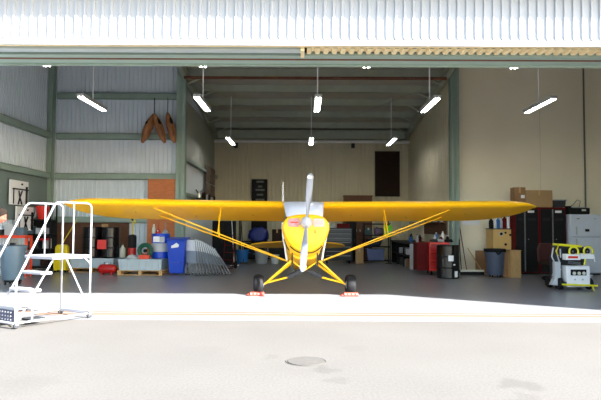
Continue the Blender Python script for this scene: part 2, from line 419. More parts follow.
# ------------------------------------------------------------------ aircraft
AP = 10.5; ca, sa = math.cos(R(AP)), math.sin(R(AP))
HUB = Vector((gx(306.5, 11.9, 222), 11.9, gz(222, 11.9)))
ac = thing('airplane', 'yellow high-wing tailwheel light airplane facing out of the hangar', 'airplane', HUB)
ac.rotation_euler = Euler((R(-AP), 0, R(2.2)), 'XYZ')
def w2l(x, y, z): return (x, ca * y - sa * z, sa * y + ca * z)     # offsets from the hub measured level -> airplane axes
def section(y, half, zt, zb, n=2.6, k=.0, split=.38, N=36):
    zc = zt - (zt - zb) * split; out = []
    for i in range(N):
        g = 2 * PI * i / N; c, s = math.cos(g), math.sin(g)
        cx = math.copysign(abs(c) ** (2 / n), c); cz = math.copysign(abs(s) ** (2 / n), s)
        out.append((half * cx * (1 - k * max(0, -cz)), y, zc + (zt - zc if cz > 0 else zc - zb) * cz))
    return out
m = MB()
m.loft([section(.10, .32, .10, -.44, 2.4, .2), section(.115, .42, .16, -.51, 2.5, .24), section(.15, .47, .195, -.56, 2.6, .26), section(.30, .495, .22, -.60, 2.6, .26),
        section(.55, .495, .25, -.62, 2.7, .26), section(.82, .48, .29, -.61, 2.8, .24)])
cowl = m.build('cowling', YEL, ac, smooth=True)
m = MB(); q = section(.825, .485, .29, -.615, 2.8, .24)
m.tube([q[i] for i in range(19, 36)], .014, 6); m.build('cowl_lip', BLK, cowl)
m = MB(); q = section(.26, .495, .22, -.60, 2.6, .26); m.tube([q[i] for i in range(22, 33)], .012, 6); m.build('chin_seam', BLK, cowl)
m = MB(); m.loft([section(.80, .37, .27, -.66, 3.5, .05), section(1.2, .38, .34, -.68, 3.5, .05), section(1.55, .39, .66, -.69, 4, .04), section(2.9, .37, .68, -.64, 4, .04),
                  section(4.4, .22, .58, -.30, 3.5, .1), section(6.1, .06, .40, .12, 3, .1)])
m.build('fuselage', YEL, ac, smooth=True)
for s in (-1, 1):                                                     # pale stripe down each side of the nose
    m = MB(); m.tube([(s * .485, .45, .06), (s * .470, .80, -.15), (s * .43, .95, -.35), (s * .385, 1.05, -.64)], .022, 6); m.build('side_stripe', WHT, ac)
m = MB()                                                              # windshield
A = [(-.40, .84, .285), (-.2, .80, .31), (.2, .80, .31), (.40, .84, .285)]; B = [(-.47, 1.40, .735), (-.22, 1.38, .745), (.22, 1.38, .745), (.47, 1.40, .735)]
Cc = [(-.47, 1.9, .80), (-.22, 1.9, .82), (.22, 1.9, .82), (.47, 1.9, .80)]
m.loft([A, B, Cc], closed=False, cap=False); o = m.build('windshield', PLEX, ac, smooth=True)
sm = o.modifiers.new('thick', 'SOLIDIFY'); sm.thickness = .01
for s in (-1, 1):                                                     # cooling inlets with pink and white plugs
    m = MB(); m.prism([(s * .13, -.02), (s * .15, .10), (s * .36, .09), (s * .385, .02), (s * .36, -.075), (s * .16, -.085)], .085, .14, 'Y')
    pl = m.build('inlet_plug', PINK if s < 0 else mat('cream_plug', (190, 172, 160), .7, 0, .05), ac, bevel=.01)
    m = MB(); m.bb((s * .17, .07, -.005), (s * .33, .086, .015)); m.build('lettering_band', REDB if s < 0 else mat('faint_red', (214, 170, 160), .7), pl)
m = MB(); m.prism([(.165, -.22), (.19, -.22), (.19, -.14), (.165, -.14)], .10, .14, 'Y'); m.build('air_filter', DGR, ac)
m = MB(); m.lathe([(.001, -.17), (.03, -.165), (.065, -.14), (.095, -.09), (.115, -.02), (.12, .03), (.12, .10)], 28, axis='Y'); sp = m.build('spinner', SPIN, ac, smooth=True)
def blade(sgn):
    secs = []
    for (r, w, tk, tw) in ((.05, .05, .05, 0), (.15, .07, .04, 60), (.28, .10, .026, 48), (.45, .135, .018, 34), (.65, .145, .012, 26), (.82, .135, .010, 20), (.94, .115, .008, 17), (1.0, .085, .006, 15), (1.02, .04, .004, 15)):
        tw = R(tw * .8); q = []
        for i in range(12):
            g = 2 * PI * i / 12; a, b = w / 2 * math.cos(g), tk / 2 * math.sin(g)
            q.append((sgn * (a * math.cos(tw) - b * math.sin(tw)), -.05 + a * math.sin(tw) + b * math.cos(tw), sgn * r))
        secs.append(q)
    return MB().loft(secs)
prop = bpy.data.objects.new('propeller', None); C.objects.link(prop); prop.parent = ac; prop.rotation_euler = (0, R(5), 0)
for s in (1, -1):
    b_ = blade(s).build('blade', mat('propeller_grey', (126, 129, 138), .4, .2), prop, smooth=True)
    m = MB(); m.loft([[(w / 2 * math.cos(g), -.05 + .35 * w / 2 * math.cos(g) * s + .009 * math.sin(g), s * rr) for g in [2 * PI * i / 12 for i in range(12)]] for (rr, w) in ((.905, .130), (.95, .122), (.965, .118))]); m.build('tip_band', WHT, b_, smooth=True)
    if s > 0: b_['label'] = 'upper grey blade with a white tip band'
for s in (-1, 1):                                                     # cabin side windows
    for (ya, yb) in ((1.62, 2.12), (2.18, 2.75)):
        m = MB(); m.prism([(ya, .20), (yb, .20 if yb < 2.5 else .28), (yb, .50), (ya, .54)], s * .365, s * .398, 'X'); m.build('side_window', mat('side_glass', (50, 56, 62), .08, 0, .02), ac, bevel=.006)
# wings
AIR = [(0, 0), (.0125, .03), (.03, .048), (.06, .068), (.1, .083), (.2, .105), (.3, .11), (.45, .10), (.6, .08), (.8, .043), (1, .003)]
AIL = [(1, -.003), (.8, -.006), (.6, -.010), (.45, -.013), (.3, -.017), (.2, -.020), (.1, -.023), (.05, -.021), (.02, -.014)]
def wing(s):
    secs = []; c = 1.6; half = 5.52; y0 = 1.43
    st = [.42] + [.42 + .38 * i for i in range(1, 10)] + [4.1, 4.3, 4.5, 4.7, 4.85, 5.0, 5.12, 5.22, 5.31, 5.38, 5.44, 5.49, half]
    for X in st:
        t = max(0, (X - 4.1) / (half - 4.1)); te = c * (.18 + .82 * math.sqrt(max(0, 1 - t ** 2.1)))
        t2 = max(0, (X - 5.1) / (half - 5.1)); le = c * .15 * (1 - math.sqrt(max(0, 1 - t2 * t2)))
        ch = max(.05, te - le); th = min(1, ch / c + .1) if X > 4.1 else 1
        dz = .011 * X; q = []
        for (a, b) in AIR + AIL:
            yy = le + a * ch; zz = b * c * th * (.3 + .7 * (1 - t ** 5))
            yr = yy * math.cos(R(2.2)); zr = .665 + zz - yy * math.sin(R(2.2)) + dz
            q.append((s * X, y0 + yr, zr))
        secs.append(q)
    return MB().loft(secs)
wings = []
for s in (-1, 1):
    w = wing(s).build('wing', YEL, ac, smooth=True); wings.append(w)
    m = MB(); m.lathe([(.002, -.05), (.02, -.02), (.02, .06), (.002, .10)], 10, c=(s * 5.545, 1.72, .735), axis='Y'); m.build('tip_light', IVORY if s < 0 else YELL, w)
    for (X, Y) in ((1.2, 2.3), (2.6, 2.5), (4.0, 2.2)):
        m = MB(); m.lathe([(.018, -.004), (.018, .0)], 10, c=(s * X, Y, .665 - (Y - 1.43) * .0384 - .018 + .011 * X - .014)); m.build('inspection_cover', DGR, w)
F1 = [Vector((s * .37, 1.12, -.655)) for s in (-1, 1)]
for i, s in enumerate((-1, 1)):
    U1 = Vector((s * 3.5, 1.80, .665)); U2 = Vector((s * 3.5, 2.55, .635)); L1 = F1[i]
    for (U, o) in ((U1, Vector((0, 0, 0))), (U2, Vector((0, .06, 0)))):
        m = MB(); m.tube([L1 + o, U], .030, 10, squash=.5); m.build('wing_strut', YELD, ac, smooth=True)
    for (U, xx, dx) in ((U1, 1.93, 0), (U2, 1.93, .12)):
        tt = (xx - .37) / (3.47 - .37); p = L1.lerp(U, tt)
        m = MB(); m.tube([p, (s * (xx + dx), U.y, .645)], .012, 6); m.build('jury_strut', YELD, ac)
    tt = (1.93 - .37) / 3.1
    m = MB(); m.tube([L1.lerp(U1, tt), L1.lerp(U2, tt)], .010, 6); m.build('jury_strut', YELD, ac)
# landing gear, measured level from the hub
GZ = -HUB.z
for s in (-1, 1):
    ax = Vector(w2l(s * .86, .70, GZ + .23)); fa = Vector(w2l(s * .30, .55, -.82)); ra = Vector(w2l(s * .30, 1.25, -.93))
    m = MB(); m.tube([fa, ax], [.034, .026], 10, squash=.7); m.build('gear_leg', YELD, ac, smooth=True)
    m = MB(); m.tube([ra, ax], [.026, .022], 10); m.build('gear_leg', YELD, ac, smooth=True)
    cb = Vector(w2l(0, .70, -1.03)); ca_ = Vector(w2l(s * .27, .70, -.84))
    m = MB(); m.tube([ca_, cb], .016, 8); m.build('cabane_strut', YELD, ac)
    m1 = Vector(w2l(s * .08, .70, -1.04)); m2 = Vector(w2l(s * .37, .70, -1.18))
    m = MB(); m.tube([m1, m2], .048, 12); m.build('bungee_cover', DGR, ac, smooth=True)
    m = MB(); m.tube([m2, Vector(w2l(s * .84, .70, GZ + .25))], .019, 8); m.build('shock_strut', YELD, ac)
    wh = Vector(w2l(s * .985, .70, GZ + .218))
    prof = [(.07, -.085), (.12, -.10), (.17, -.105), (.20, -.085), (.213, -.05), (.218, 0), (.213, .05), (.20, .085), (.17, .105), (.12, .10), (.07, .085)]
    m = MB(); m.lathe(prof, 32, c=wh, axis='X'); wo = m.build('wheel', BLK, ac, smooth=True)
    m = MB(); m.lathe([(.085, -.075), (.085, .095 if s < 0 else .075), (.03, .11 if s < 0 else .09)], 18, c=wh, axis='X'); m.lathe([(.03, -.105), (.085, -.092), (.085, -.07)], 18, c=wh, axis='X'); m.build('wheel_hub', ALU, wo, smooth=True)
    m = MB(); m.tube([wh, ax], .022, 8); m.build('axle', ALU, ac)
m = MB()
for s in (-1, 1): pass
for s in (-1, 1):
    m = MB(); m.tube([(s * .27, .78, -.35), (s * .27, .80, -.70), (s * .27, .86, -.90 if s < 0 else -.78)], .016, 6); m.build('exhaust_stack', DGR, ac)
m = MB(); m.tube([(-.47, 1.75, .76), (-.47, 1.80, 1.32)], [.018, .010], 6); m.build('antenna', WHT, ac)
# tail
for s in (-1, 1):
    q0, q1 = [], []
    pl = [(0, 5.05), (.5, 5.12), (1.0, 5.32), (1.35, 5.62), (1.45, 5.9), (1.38, 6.15), (1.0, 6.3), (.1, 6.3)]
    m = MB(); m.prism([(s * a, b) for a, b in pl], .40, .43, 'Z'); m.build('tailplane', YEL, ac, bevel=.008)
m = MB(); m.prism([(5.0, .42), (5.4, .75), (5.75, 1.12), (6.05, 1.22), (6.35, 1.12), (6.55, .8), (6.5, .3), (6.15, .12), (6.0, .3)], -.02, .02, 'X'); m.build('fin', YEL, ac, bevel=.008)
tw = Vector(w2l(0, 6.25, GZ + .10))
m = MB(); m.lathe([(.02, -.03), (.08, -.035), (.10, 0), (.08, .035), (.02, .03)], 18, c=tw, axis='X'); m.build('tail_wheel', BLK, ac, smooth=True)
m = MB(); m.tube([tw, (0, 6.1, .16)], .018, 6); m.tube([(0, 5.7, .12), (0, 6.15, .10)], .02, 6); m.build('tail_spring', DGR, ac)

# wheel chocks
for (px, l) in ((257, 'red and white wheel chock at the left airplane wheel'), (351, 'red and white wheel chock at the right airplane wheel')):
    y = 12.31; x = gx(px, y, 293)
    t = thing('wheel_chock', l, 'wheel chock', (x, y, .005))
    m = MB(); m.prism([(-.06, 0), (.06, 0), (.06, .03), (.03, .08), (-.03, .08), (-.06, .03)], -.15, .15, 'X'); m.build('block', mat('chock_red', (168, 60, 44), .6), t, bevel=.006)
    m = MB()
    for k in (-.12, -.04, .04, .12): m.box((k, -.055, .05), (.035, .03, .022))
    m.build('label_plate', PINK, t)
    m = MB(); m.tube([(-.15, 0, .05), (-.19, -.03, .03), (-.22, .02, .012)], .01, 6); m.build('rope', ORG, t)

# ------------------------------------------------------------------ drums, pallets and clutter of the left bay
def drum_mb(r=.29, h=.88, bulge=.009):
    p = [(r * .9, 0), (r, .01), (r + .006, .02), (r, .03), (r, .035), (r, h * .33 - .024), (r, h * .33 - .018), (r + bulge, h * .33), (r, h * .33 + .018), (r, h * .33 + .024), (r, h * .66 - .024), (r, h * .66 - .018), (r + bulge, h * .66), (r, h * .66 + .018), (r, h * .66 + .024), (r, h - .036),
         (r, h - .03), (r + .008, h - .02), (r + .008, h), (r - .015, h), (r - .02, h - .02), (.001, h - .02)]
    return MB().lathe(p, 36)
def make_drum(loc, mt, label, group=None, r=.29, h=.88):
    t = thing('drum', label, 'drum', loc, 0, group)
    drum_mb(r, h).build('shell', mt, t, smooth=True)
    for (a, b) in ((.16, .03), (-.15, -.1)):
        MB().lathe([(.032, 0), (.032, .018), (.02, .022)], 12, c=(a, b, h - .02)).build('bung', DGR, t)
    return t
def make_pallet(loc, w, d, label, h=.14):
    t = thing('wooden_pallet', label, 'pallet', loc)
    for k in range(5): MB().bb((-w / 2, -d / 2 + k * (d - .1) / 4, h - .02), (w / 2, -d / 2 + k * (d - .1) / 4 + .1, h)).build('top_board', PINE, t)
    for x in (-w / 2, -.05, w / 2 - .1): MB().bb((x, -d / 2, .02), (x + .1, d / 2, h - .02)).build('bearer', PINE, t)
    for y in (-d / 2, d / 2 - .1): MB().bb((-w / 2, y, 0), (w / 2, y + .1, .02)).build('bottom_board', PINE, t)
    return t
def make_tray(loc, w, d, h, label):
    t = thing('spill_tray', label, 'spill tray', loc)
    m = MB(); m.prism([(-w / 2 + .03, 0), (w / 2 - .03, 0), (w / 2, h), (-w / 2, h)], -d / 2, d / 2, 'Y'); m.build('basin', TRAY, t, bevel=.015)
    m = MB(); m.bb((-w / 2 - .01, -d / 2 - .01, h - .03), (w / 2 + .01, d / 2 + .01, h)); m.build('rim', TRAY, t, bevel=.006)
    n = 7
    for k in range(n): MB().bb((-w / 2 + .08 + k * (w - .2) / (n - 1) - .02, -d / 2 - .014, .04), (-w / 2 + .08 + k * (w - .2) / (n - 1) + .02, -d / 2 + .01, h - .04)).build('rib', LGREY, t)
    return t
D1 = 18.6
xa = gx(95.5, D1); make_pallet((xa, D1 + .15, .004), 1.42, 1.0, 'wooden pallet under the grey tray that carries two black drums')
make_tray((xa, D1 + .15, .145), 1.38, .98, .30, 'pale grey spill tray carrying the two black drums')
make_drum((gx(90.5, D1), D1 + .1, .447), BLKG, 'left glossy black drum of the pair on the grey tray', r=.285, h=.97)
t = make_drum((gx(109, D1), D1 + .12, .447), BLKG, 'right glossy black drum of the pair on the grey tray', r=.285, h=.97)
x = gx(100.5, D1 - .3); tag(MB().box((x, D1 - .22, gz(245.5, D1 - .25)), (.29, .012, .29)).build('hazard_card', REDB), 'red square card on the front of the black drums', 'card')
x = gx(120, D1 - .2)
t = thing('bottle', 'off-white plastic jug right of the two black drums', 'bottle', (x - .02, D1 + .1, .447))
MB().lathe([(.075, 0), (.09, .02), (.09, .28), (.03, .36), (.03, .40), (.001, .40)], 20).build('body', IVORY, t, smooth=True)
MB().lathe([(.034, 0), (.034, .04), (.001, .04)], 14, c=(0, 0, .40)).build('cap', GREENP, t)
# red air tank
t = thing('air_tank', 'small red portable air tank on the floor before the black drums', 'air tank', (gx(107.5, 17.5), 17.5, .005))
MB().lathe([(.001, -.27), (.08, -.26), (.125, -.21), (.135, -.15), (.135, .15), (.125, .21), (.08, .26), (.001, .27)], 28, c=(0, 0, .17), axis='X').build('tank', RED, t, smooth=True)
for k in (-.14, .14): MB().bb((k - .02, -.1, 0), (k + .02, .1, .06)).build('foot', RED, t)
MB().tube([(-.1, 0, .30), (-.1, 0, .36), (.1, 0, .36), (.1, 0, .30)], .011, 6).build('handle', BLK, t)
MB().lathe([(.03, -.015), (.03, .015)], 14, c=(.0, -.05, .33), axis='Y').build('gauge', WHT, t)

xa = gx(143.5, D1 - .9); DP = 17.8
make_pallet((xa, DP, .004), 1.32, 1.0, 'wooden pallet under the white tray beside the blue wheeled bin')
make_tray((xa, DP, .145), 1.30, .98, .33, 'whitish spill tray carrying the hose reel and the blue and white drum')
Z0 = .478
t = make_drum((gx(159.5, DP), DP + .12, Z0), BLUE, 'blue drum with a broad white middle band beside the wheeled bin', r=.27, h=.75)
MB().lathe([(.276, .20), (.285, .21), (.285, .45), (.276, .46)], 32, cap=False).build('band', LGREY, t, smooth=True)
MB().box((-.07, -.275, .58), (.19, .012, .17)).build('paper_label', WHT, t)
MB().box((.10, -.262, .57), (.15, .012, .17), (0, 0, .35)).build('paper_label', LGREY, t)
# hose reel
t = thing('hose_coil', 'round coil of dark green hose standing on the white tray', 'hose', (gx(144.5, DP - .35), DP - .30, Z0), R(6))
for k, (rr, yy) in enumerate(((.20, 0), (.165, .03), (.20, .05), (.165, -.03), (.13, 0), (.215, .025))): MB().torus((0, yy, .24), rr, .022, 'Y').build('hose_turn', GREENP, t, smooth=True)
MB().lathe([(.05, -.06), (.05, .08)], 14, c=(0, 0, .24), axis='Y').build('hub', BLK, t)
MB().bb((-.1, -.07, 0), (.1, .09, .03)).build('stand', BLK, t)
t = thing('crate', 'orange-red open basket below the green hose coil', 'basket', (gx(144, DP - .46), DP - .44, Z0))
m = MB(); m.prism([(-.14, 0), (.14, 0), (.16, .12), (-.16, .12)], -.045, .045, 'Y'); m.build('tub', ORG, t)
MB().torus((0, 0, .12), .06, .008, 'Y', a0=0, a1=PI).build('handle', ORG, t)
t = thing('dust_cover', 'pale grey domed lid lying on the left of the white tray', 'lid', (gx(131.5, DP - .36), DP - .32, Z0))
MB().lathe([(.17, 0), (.175, .02), (.15, .07), (.09, .11), (.001, .125)], 24).build('dome', LGREY, t, smooth=True)
MB().lathe([(.02, .12), (.03, .15), (.001, .155)], 12).build('knob', GREYP, t)
x = gx(131.5, DP + .1)
t = thing('canister', 'tall black canister with a red lower part left of the hose coil', 'canister', (x, DP + .14, Z0))
MB().lathe([(.11, 0), (.12, .01), (.12, .30), (.11, .31)], 24).build('base', RED, t, smooth=True)
MB().lathe([(.12, .31), (.125, .33), (.125, .66), (.10, .70), (.03, .72), (.001, .72)], 24).build('body', BLK, t, smooth=True)
t = thing('hand_pump', 'yellow drum pump rod with a dark hooked head under the wing', 'hand pump', (x, DP + .14, Z0 + .721))
MB().tube([(0, 0, -.001), (0, 0, .40)], .022, 8).build('rod', YELP, t)
MB().tube([(.08, 0, .33), (.06, 0, .42), (0, 0, .46), (-.06, 0, .42)], .026, 8).build('head', YELP, t)
MB().lathe([(.035, -.03), (.035, .03)], 12, c=(0, -.02, .45), axis='Y').build('valve', BLK, t)
# things on the drum
dz = Z0 + .755
t = thing('bottle', 'white spray bottle shape standing on the blue drum', 'bottle', (gx(152.5, DP), DP + .1, dz - .02))
MB().lathe([(.055, 0), (.06, .02), (.06, .14), (.03, .24), (.025, .30), (.001, .30)], 18).build('body', IVORY, t, smooth=True)
t = thing('oil_can', 'red oil can with a tall spout on the blue drum', 'oil can', (gx(157.5, DP), DP + .02, dz - .02))
MB().lathe([(.07, 0), (.07, .10), (.02, .17), (.001, .17)], 18).build('body', RED, t, smooth=True)
MB().tube([(0, 0, .15), (.02, 0, .42)], [.014, .006], 8).build('spout', RED, t)
MB().lathe([(.022, -.005), (.022, .005)], 12, c=(0, -.065, .1), axis='Y').build('badge', WHT, t)
t = thing('funnel', 'grey funnel upside down on the right of the blue drum', 'funnel', (gx(164, DP), DP + .12, dz - .02))
MB().lathe([(.11, 0), (.10, .03), (.03, .13), (.012, .16), (.010, .36), (.001, .36)], 20).build('cone', GREYP, t, smooth=True)
MB().lathe([(.115, 0), (.115, .015)], 20).build('rim', DGR, t)
# wheelie bin
D2 = 17.35
t = thing('wheeled_bin', 'tall blue wheeled rubbish bin with a white label', 'bin', (gx(176.3, D2), D2 + .3, .005), R(-4))
m = MB(); m.add([(-.21, -.24, .05), (.21, -.24, .05), (.21, .24, .05), (-.21, .24, .05), (-.28, -.33, 1.02), (.28, -.33, 1.02), (.28, .32, 1.02), (-.28, .32, 1.02)],
                [(0, 1, 2, 3), (4, 5, 6, 7), (0, 1, 5, 4), (1, 2, 6, 5), (2, 3, 7, 6), (3, 0, 4, 7)]); m.build('body', BLUE, t, bevel=.02)
m = MB(); m.prism([(-.36, 1.02), (.33, 1.02), (.33, 1.06), (.1, 1.12), (-.3, 1.07), (-.36, 1.05)], -.305, .305, 'X'); m.build('lid', BLUE, t, bevel=.012)
m = MB(); m.prism([(-.13, .80), (.08, .83), (.10, .90), (.02, .96), (-.06, .90), (-.13, .87)], -.337, -.305, 'Y'); m.build('label', WHT, t)
for s in (-1, 1): MB().lathe([(.02, -.02), (.10, -.02), (.10, .02), (.02, .02)], 20, c=(s * .20, .27, .10), axis='X').build('wheel', BLK, t)
MB().bb((-.15, -.335, .35), (.15, -.27, .38)).build('rib', BLUE, t)
MB().tube([(-.24, .36, .98), (.24, .36, .98)], .018, 8).build('handle', BLUE, t)

# folding chairs leaning in a row
def chair_root(label):
    t = thing('folding_chair', label, 'folding chair', (0, 0, 0), 0, 'folded grey chairs leaning in a row')
    W = .52
    for s in (-1, 1):
        MB().tube([(0, s * W / 2, 0), (.0, s * W / 2, 1.0), (0, s * (W / 2 - .06), 1.07)], .014, 6).build('frame_tube', GREYP, t)
        MB().tube([(.03, s * (W / 2 - .03), .02), (.03, s * (W / 2 - .03), .80)], .012, 6).build('leg_tube', GREYP, t)
    MB().tube([(0, -(W / 2 - .06), 1.07), (0, W / 2 - .06, 1.07)], .014, 6).build('frame_tube', GREYP, t)
    MB().tube([(.03, -(W / 2 - .03), .10), (.03, W / 2 - .03, .10)], .010, 6).build('crossbar', GREYP, t)
    MB().bb((-.012, -W / 2, .72), (.012, W / 2, 1.04)).build('backrest', mat('chair_pale', (228, 232, 236), .4), t, bevel=.006)
    MB().bb((.012, -W / 2 + .03, .36), (.034, W / 2 - .03, .74)).build('seat', mat('chair_grey', (150, 162, 176), .4), t, bevel=.006)
    for s in (-1, 1): MB().lathe([(.02, 0), (.02, .03)], 8, c=(0, s * W / 2, -.004)).build('rubber_foot', BLK, t)
    return t
c0 = chair_root('folded grey metal chair in the leaning row right of the tall blue bin')
x0 = gx(190.5, 17.3); N = 11
for i in range(N):
    c = c0 if i == 0 else dup(c0, (0, 0, 0))
    u = i / (N - 1)
    c.location = (x0 + u * .98, 17.45 + .25 * u, .012)
    lean = R(4 + 36 * u)
    Rm = Matrix.Rotation(R(50), 3, 'Z')           # turned a little so that the panels face the doorway
    xax = Rm @ Vector((math.cos(lean), 0, math.sin(lean))); zax = Rm @ Vector((-math.sin(lean), 0, math.cos(lean))); yax = zax.cross(xax)
    c.rotation_euler = Matrix((xax, yax, zax)).transposed().to_euler()

# red hand truck, poles, bins
t = thing('hand_truck', 'red two-wheeled hand truck in the shadows right of the folded chairs', 'hand truck', (gx(228, 20.2), 20.2, .005), R(-12))
for s in (-1, 1):
    MB().tube([(s * .17, 0, .05), (s * .17, .12, 1.0), (s * .14, .2, 1.15)], .018, 8).build('rail', REDD, t)
    MB().lathe([(.02, -.03), (.12, -.03), (.13, 0), (.12, .03), (.02, .03)], 20, c=(s * .24, .1, .132), axis='X').build('wheel', BLK, t)
for z in (.3, .55, .8): MB().tube([(-.17, .01 + z * .1, z), (.17, .01 + z * .1, z)], .014, 6).build('crossbar', REDD, t)
MB().bb((-.2, -.22, .01), (.2, .02, .022)).build('toe_plate', REDD, t)
MB().tube([(-.14, .2, 1.15), (.14, .2, 1.15)], .018, 8).build('handle', BLK, t)
MB().tube([(-.24, .1, .132), (.24, .1, .132)], .014, 6).build('axle', DGR, t)
def toolstick(name, label, cat, foot, top, mt, head=None, r=.014):
    t = thing(name, label, cat, foot)
    d = Vector(top) - Vector(foot)
    MB().tube([(0, 0, .0), d], r, 8).build('handle', mt, t)
    if head: head(t)
    return t
def broomhead(w, mt):
    def f(t):
        MB().bb((-w / 2, -.03, .05), (w / 2, .03, .09)).build('head', mt, t)
        MB().bb((-w / 2, -.03, 0), (w / 2, .03, .05)).build('bristles', DGR, t)
    return f
toolstick('broom', 'white-handled broom leaning beside the red hand truck', 'broom', (gx(234.5, 20.8), 20.8, .005), (gx(230.5, 21.2), 21.3, 1.95), WHT, broomhead(.3, WHT))
toolstick('rake', 'dark-handled rake leaning left of the blue storage tub', 'rake', (gx(243.5, 22.6), 22.6, .005), (gx(240, 22.8), 23.0, 1.8), BROWND, broomhead(.28, DGR))
def tub(name, label, cat, loc, r0, r1, h, mt, lidm=None, handles=True):
    t = thing(name, label, cat, loc)
    MB().lathe([(r0, 0), (r0 + .005, .01), (r1, h - .03), (r1 + .015, h - .03), (r1 + .015, h), (r1 - .01, h), (r0 - .02, .03), (.001, .03)], 32, cap=False).build('body', mt, t, smooth=True)
    if lidm: MB().lathe([(r1 + .02, h - .01), (r1 + .02, h + .02), (r1 - .03, h + .04), (.001, h + .055)], 32).build('lid', lidm, t, smooth=True)
    if handles:
        for s in (-1, 1): MB().bb((s * (r1 + .0), -.05, h - .13), (s * (r1 + .04), .05, h - .10)).build('handle', mt, t)
    return t
tub('storage_tub', 'round mid-blue plastic tub on the floor left of the grey bin', 'tub', (gx(241.5, 22.6), 22.85, .005), .20, .25, .55, BLUEM)
tub('dustbin', 'round grey bin behind the left wheel, beside the blue tub', 'bin', (gx(261, 22.7), 22.95, .005), .22, .27, .50, GREYP)
tub('bucket', 'pale bucket on the floor just left of the fuselage', 'bucket', (gx(274.5, 22.9), 22.95, .005), .13, .17, .36, LGREY)
# back shelf with blue tarp bundle
def shelf_unit(name, label, loc, w, d, h, levels, mt, back=False):
    t = thing(name, label, 'shelf', loc)
    for sx in (-1, 1):
        for sy in (-1, 1): MB().box((sx * (w / 2 - .02), sy * (d / 2 - .02), h / 2), (.04, .04, h)).build('post', mt, t)
    if back: MB().bb((-w / 2, d / 2 - .01, .1), (w / 2, d / 2 + .01, 1.62)).build('back_panel', mt, t)
    for z in levels: MB().bb((-w / 2, -d / 2, z - .02), (w / 2, d / 2, z + .02)).build('shelf', mt, t)
    return t
sx = gx(263, 24.6)
shelf_unit('shelving_unit', 'black shelving unit behind the airplane at left holding a blue tarp', (sx, 24.6, .005), 2.0, .6, 1.75, (.12, .82, 1.70), BLK)
def lump(name, label, cat, loc, dims, mt, seed=0, group=None):
    rnd = random.Random(seed); bm = bmesh.new(); bmesh.ops.create_icosphere(bm, subdivisions=3, radius=1)
    ph = [rnd.uniform(0, 6) for _ in range(6)]
    for v in bm.verts:
        c = v.co; f = 1 + .10 * math.sin(4 * c.x + ph[0]) * math.cos(5 * c.z + ph[1]) + .08 * math.sin(9 * c.y + ph[2]) * math.sin(8 * c.x + ph[3])
        z = c.z * f; z = max(z, -.72)
        c = Vector([math.copysign(abs(q) ** .55, q) * .8 for q in c]); z = max(-.72, c.z * f * (1 + .35 * noise.noise(Vector((c.x * 2.5, c.y * 2, seed)))))
        f += .22 * noise.noise(c * 2.2 + Vector((seed, 0, 0))) + .10 * noise.noise(c * 6 + Vector((seed, 3, 0)))
        v.co = Vector((c.x * f * dims[0] / 2, c.y * f * dims[1] / 2, (z + .72) * dims[2] / 1.75))
    me = bpy.data.meshes.new(name); bm.to_mesh(me); bm.free(); me.materials.append(mt); me.shade_smooth()
    o = bpy.data.objects.new(name, me); C.objects.link(o); o.location = loc
    return tag(o, label, cat, group)
lump('tarp_bundle', 'crumpled royal blue tarp bundle on the black shelf left of the nose', 'tarp', (gx(258, 24.5), 24.5, .847), (.98, .5, .66), NAVY, 3)
def cbox(name, label, cat, loc, dims, mt, rz=0, lid=None, group=None):
    """a carton: four walls, flaps and a tape line"""
    t = thing(name, label, cat, loc, rz, group); w, d, h = dims
    MB().bb((-w / 2, -d / 2, 0), (w / 2, d / 2, h)).build('carton', mt, t, bevel=.006)
    MB().bb((-w / 2 + .01, -d / 2 + .01, h), (-.004, d / 2 - .01, h + .006)).build('flap', mt, t)
    MB().bb((.004, -d / 2 + .01, h), (w / 2 - .01, d / 2 - .01, h + .006)).build('flap', mt, t)
    MB().bb((-.03, -d / 2 - .002, h * .72), (.03, d / 2, h + .007)).build('tape', lid or PINE, t)
    return t
cbox('carton', 'black box low on the black shelving under the blue tarp', 'box', (gx(255, 24.5), 24.5, .147), (.9, .45, .62), BLK, 0, BLK)
cbox('carton', 'black box low on the black shelving near the fuselage', 'box', (gx(277, 24.5), 24.5, .147), (.7, .45, .6), BLK, 0, BLK)
t = thing('filler_cabinet', 'tall black filler cabinet added for darkness behind the red hand truck', 'cabinet', (gx(222.5, 21.6), 22.0, .005))  # made-up cabinet, added to darken the background behind the hand truck
MB().bb((-.42, -.22, .04), (.42, .22, 1.66)).build('body', BLK, t, bevel=.01)
for q in (-1, 1):
    d = MB().bb((q * .01, -.24, .08), (q * .40, -.22, 1.62)).build('door', BLK, t); MB().box((q * .05, -.255, .9), (.015, .03, .14)).build('handle', DGR, d)
t = thing('filler_cabinet', 'tall black filler cabinet added between the grey tool chest and the tan carton', 'cabinet', (gx(351.5, 24.2), 24.4, .005))  # another added black block, deepens the dark gap beside the grey chest
MB().bb((-.20, -.22, .04), (.20, .22, 1.75)).build('body', BLK, t, bevel=.01)
d = MB().bb((-.18, -.24, .08), (.18, -.22, 1.7)).build('door', BLK, t); MB().box((.13, -.255, .9), (.015, .03, .14)).build('handle', DGR, d)
cbox('carton', 'dark box on the black shelf right of the blue tarp', 'box', (gx(277, 24.5), 24.5, .847), (.42, .4, .5), BROWND)
t = thing('cabinet', 'tall dark notice rack with white lettering tags high against the back wall', 'rack', (gx(259.5, DB - .3, 190), DB - .28, 0))
a = gz(179.5, DB - .3); MB().bb((-.36, -.1, .005), (.36, .1, a)).build('body', BLK, t, bevel=.01)
for (zz, w) in ((a - .12, .34), (a - .34, .2), (a - .5, .42), (a - .72, .3), (a - .95, .4), (a - 1.25, .3)):
    MB().bb((-w / 2 + .03, -.12, zz - .04), (w / 2 + .03, -.1, zz + .04)).build('tag_plate', mat('tag_grey', (104, 106, 108), .6), t)
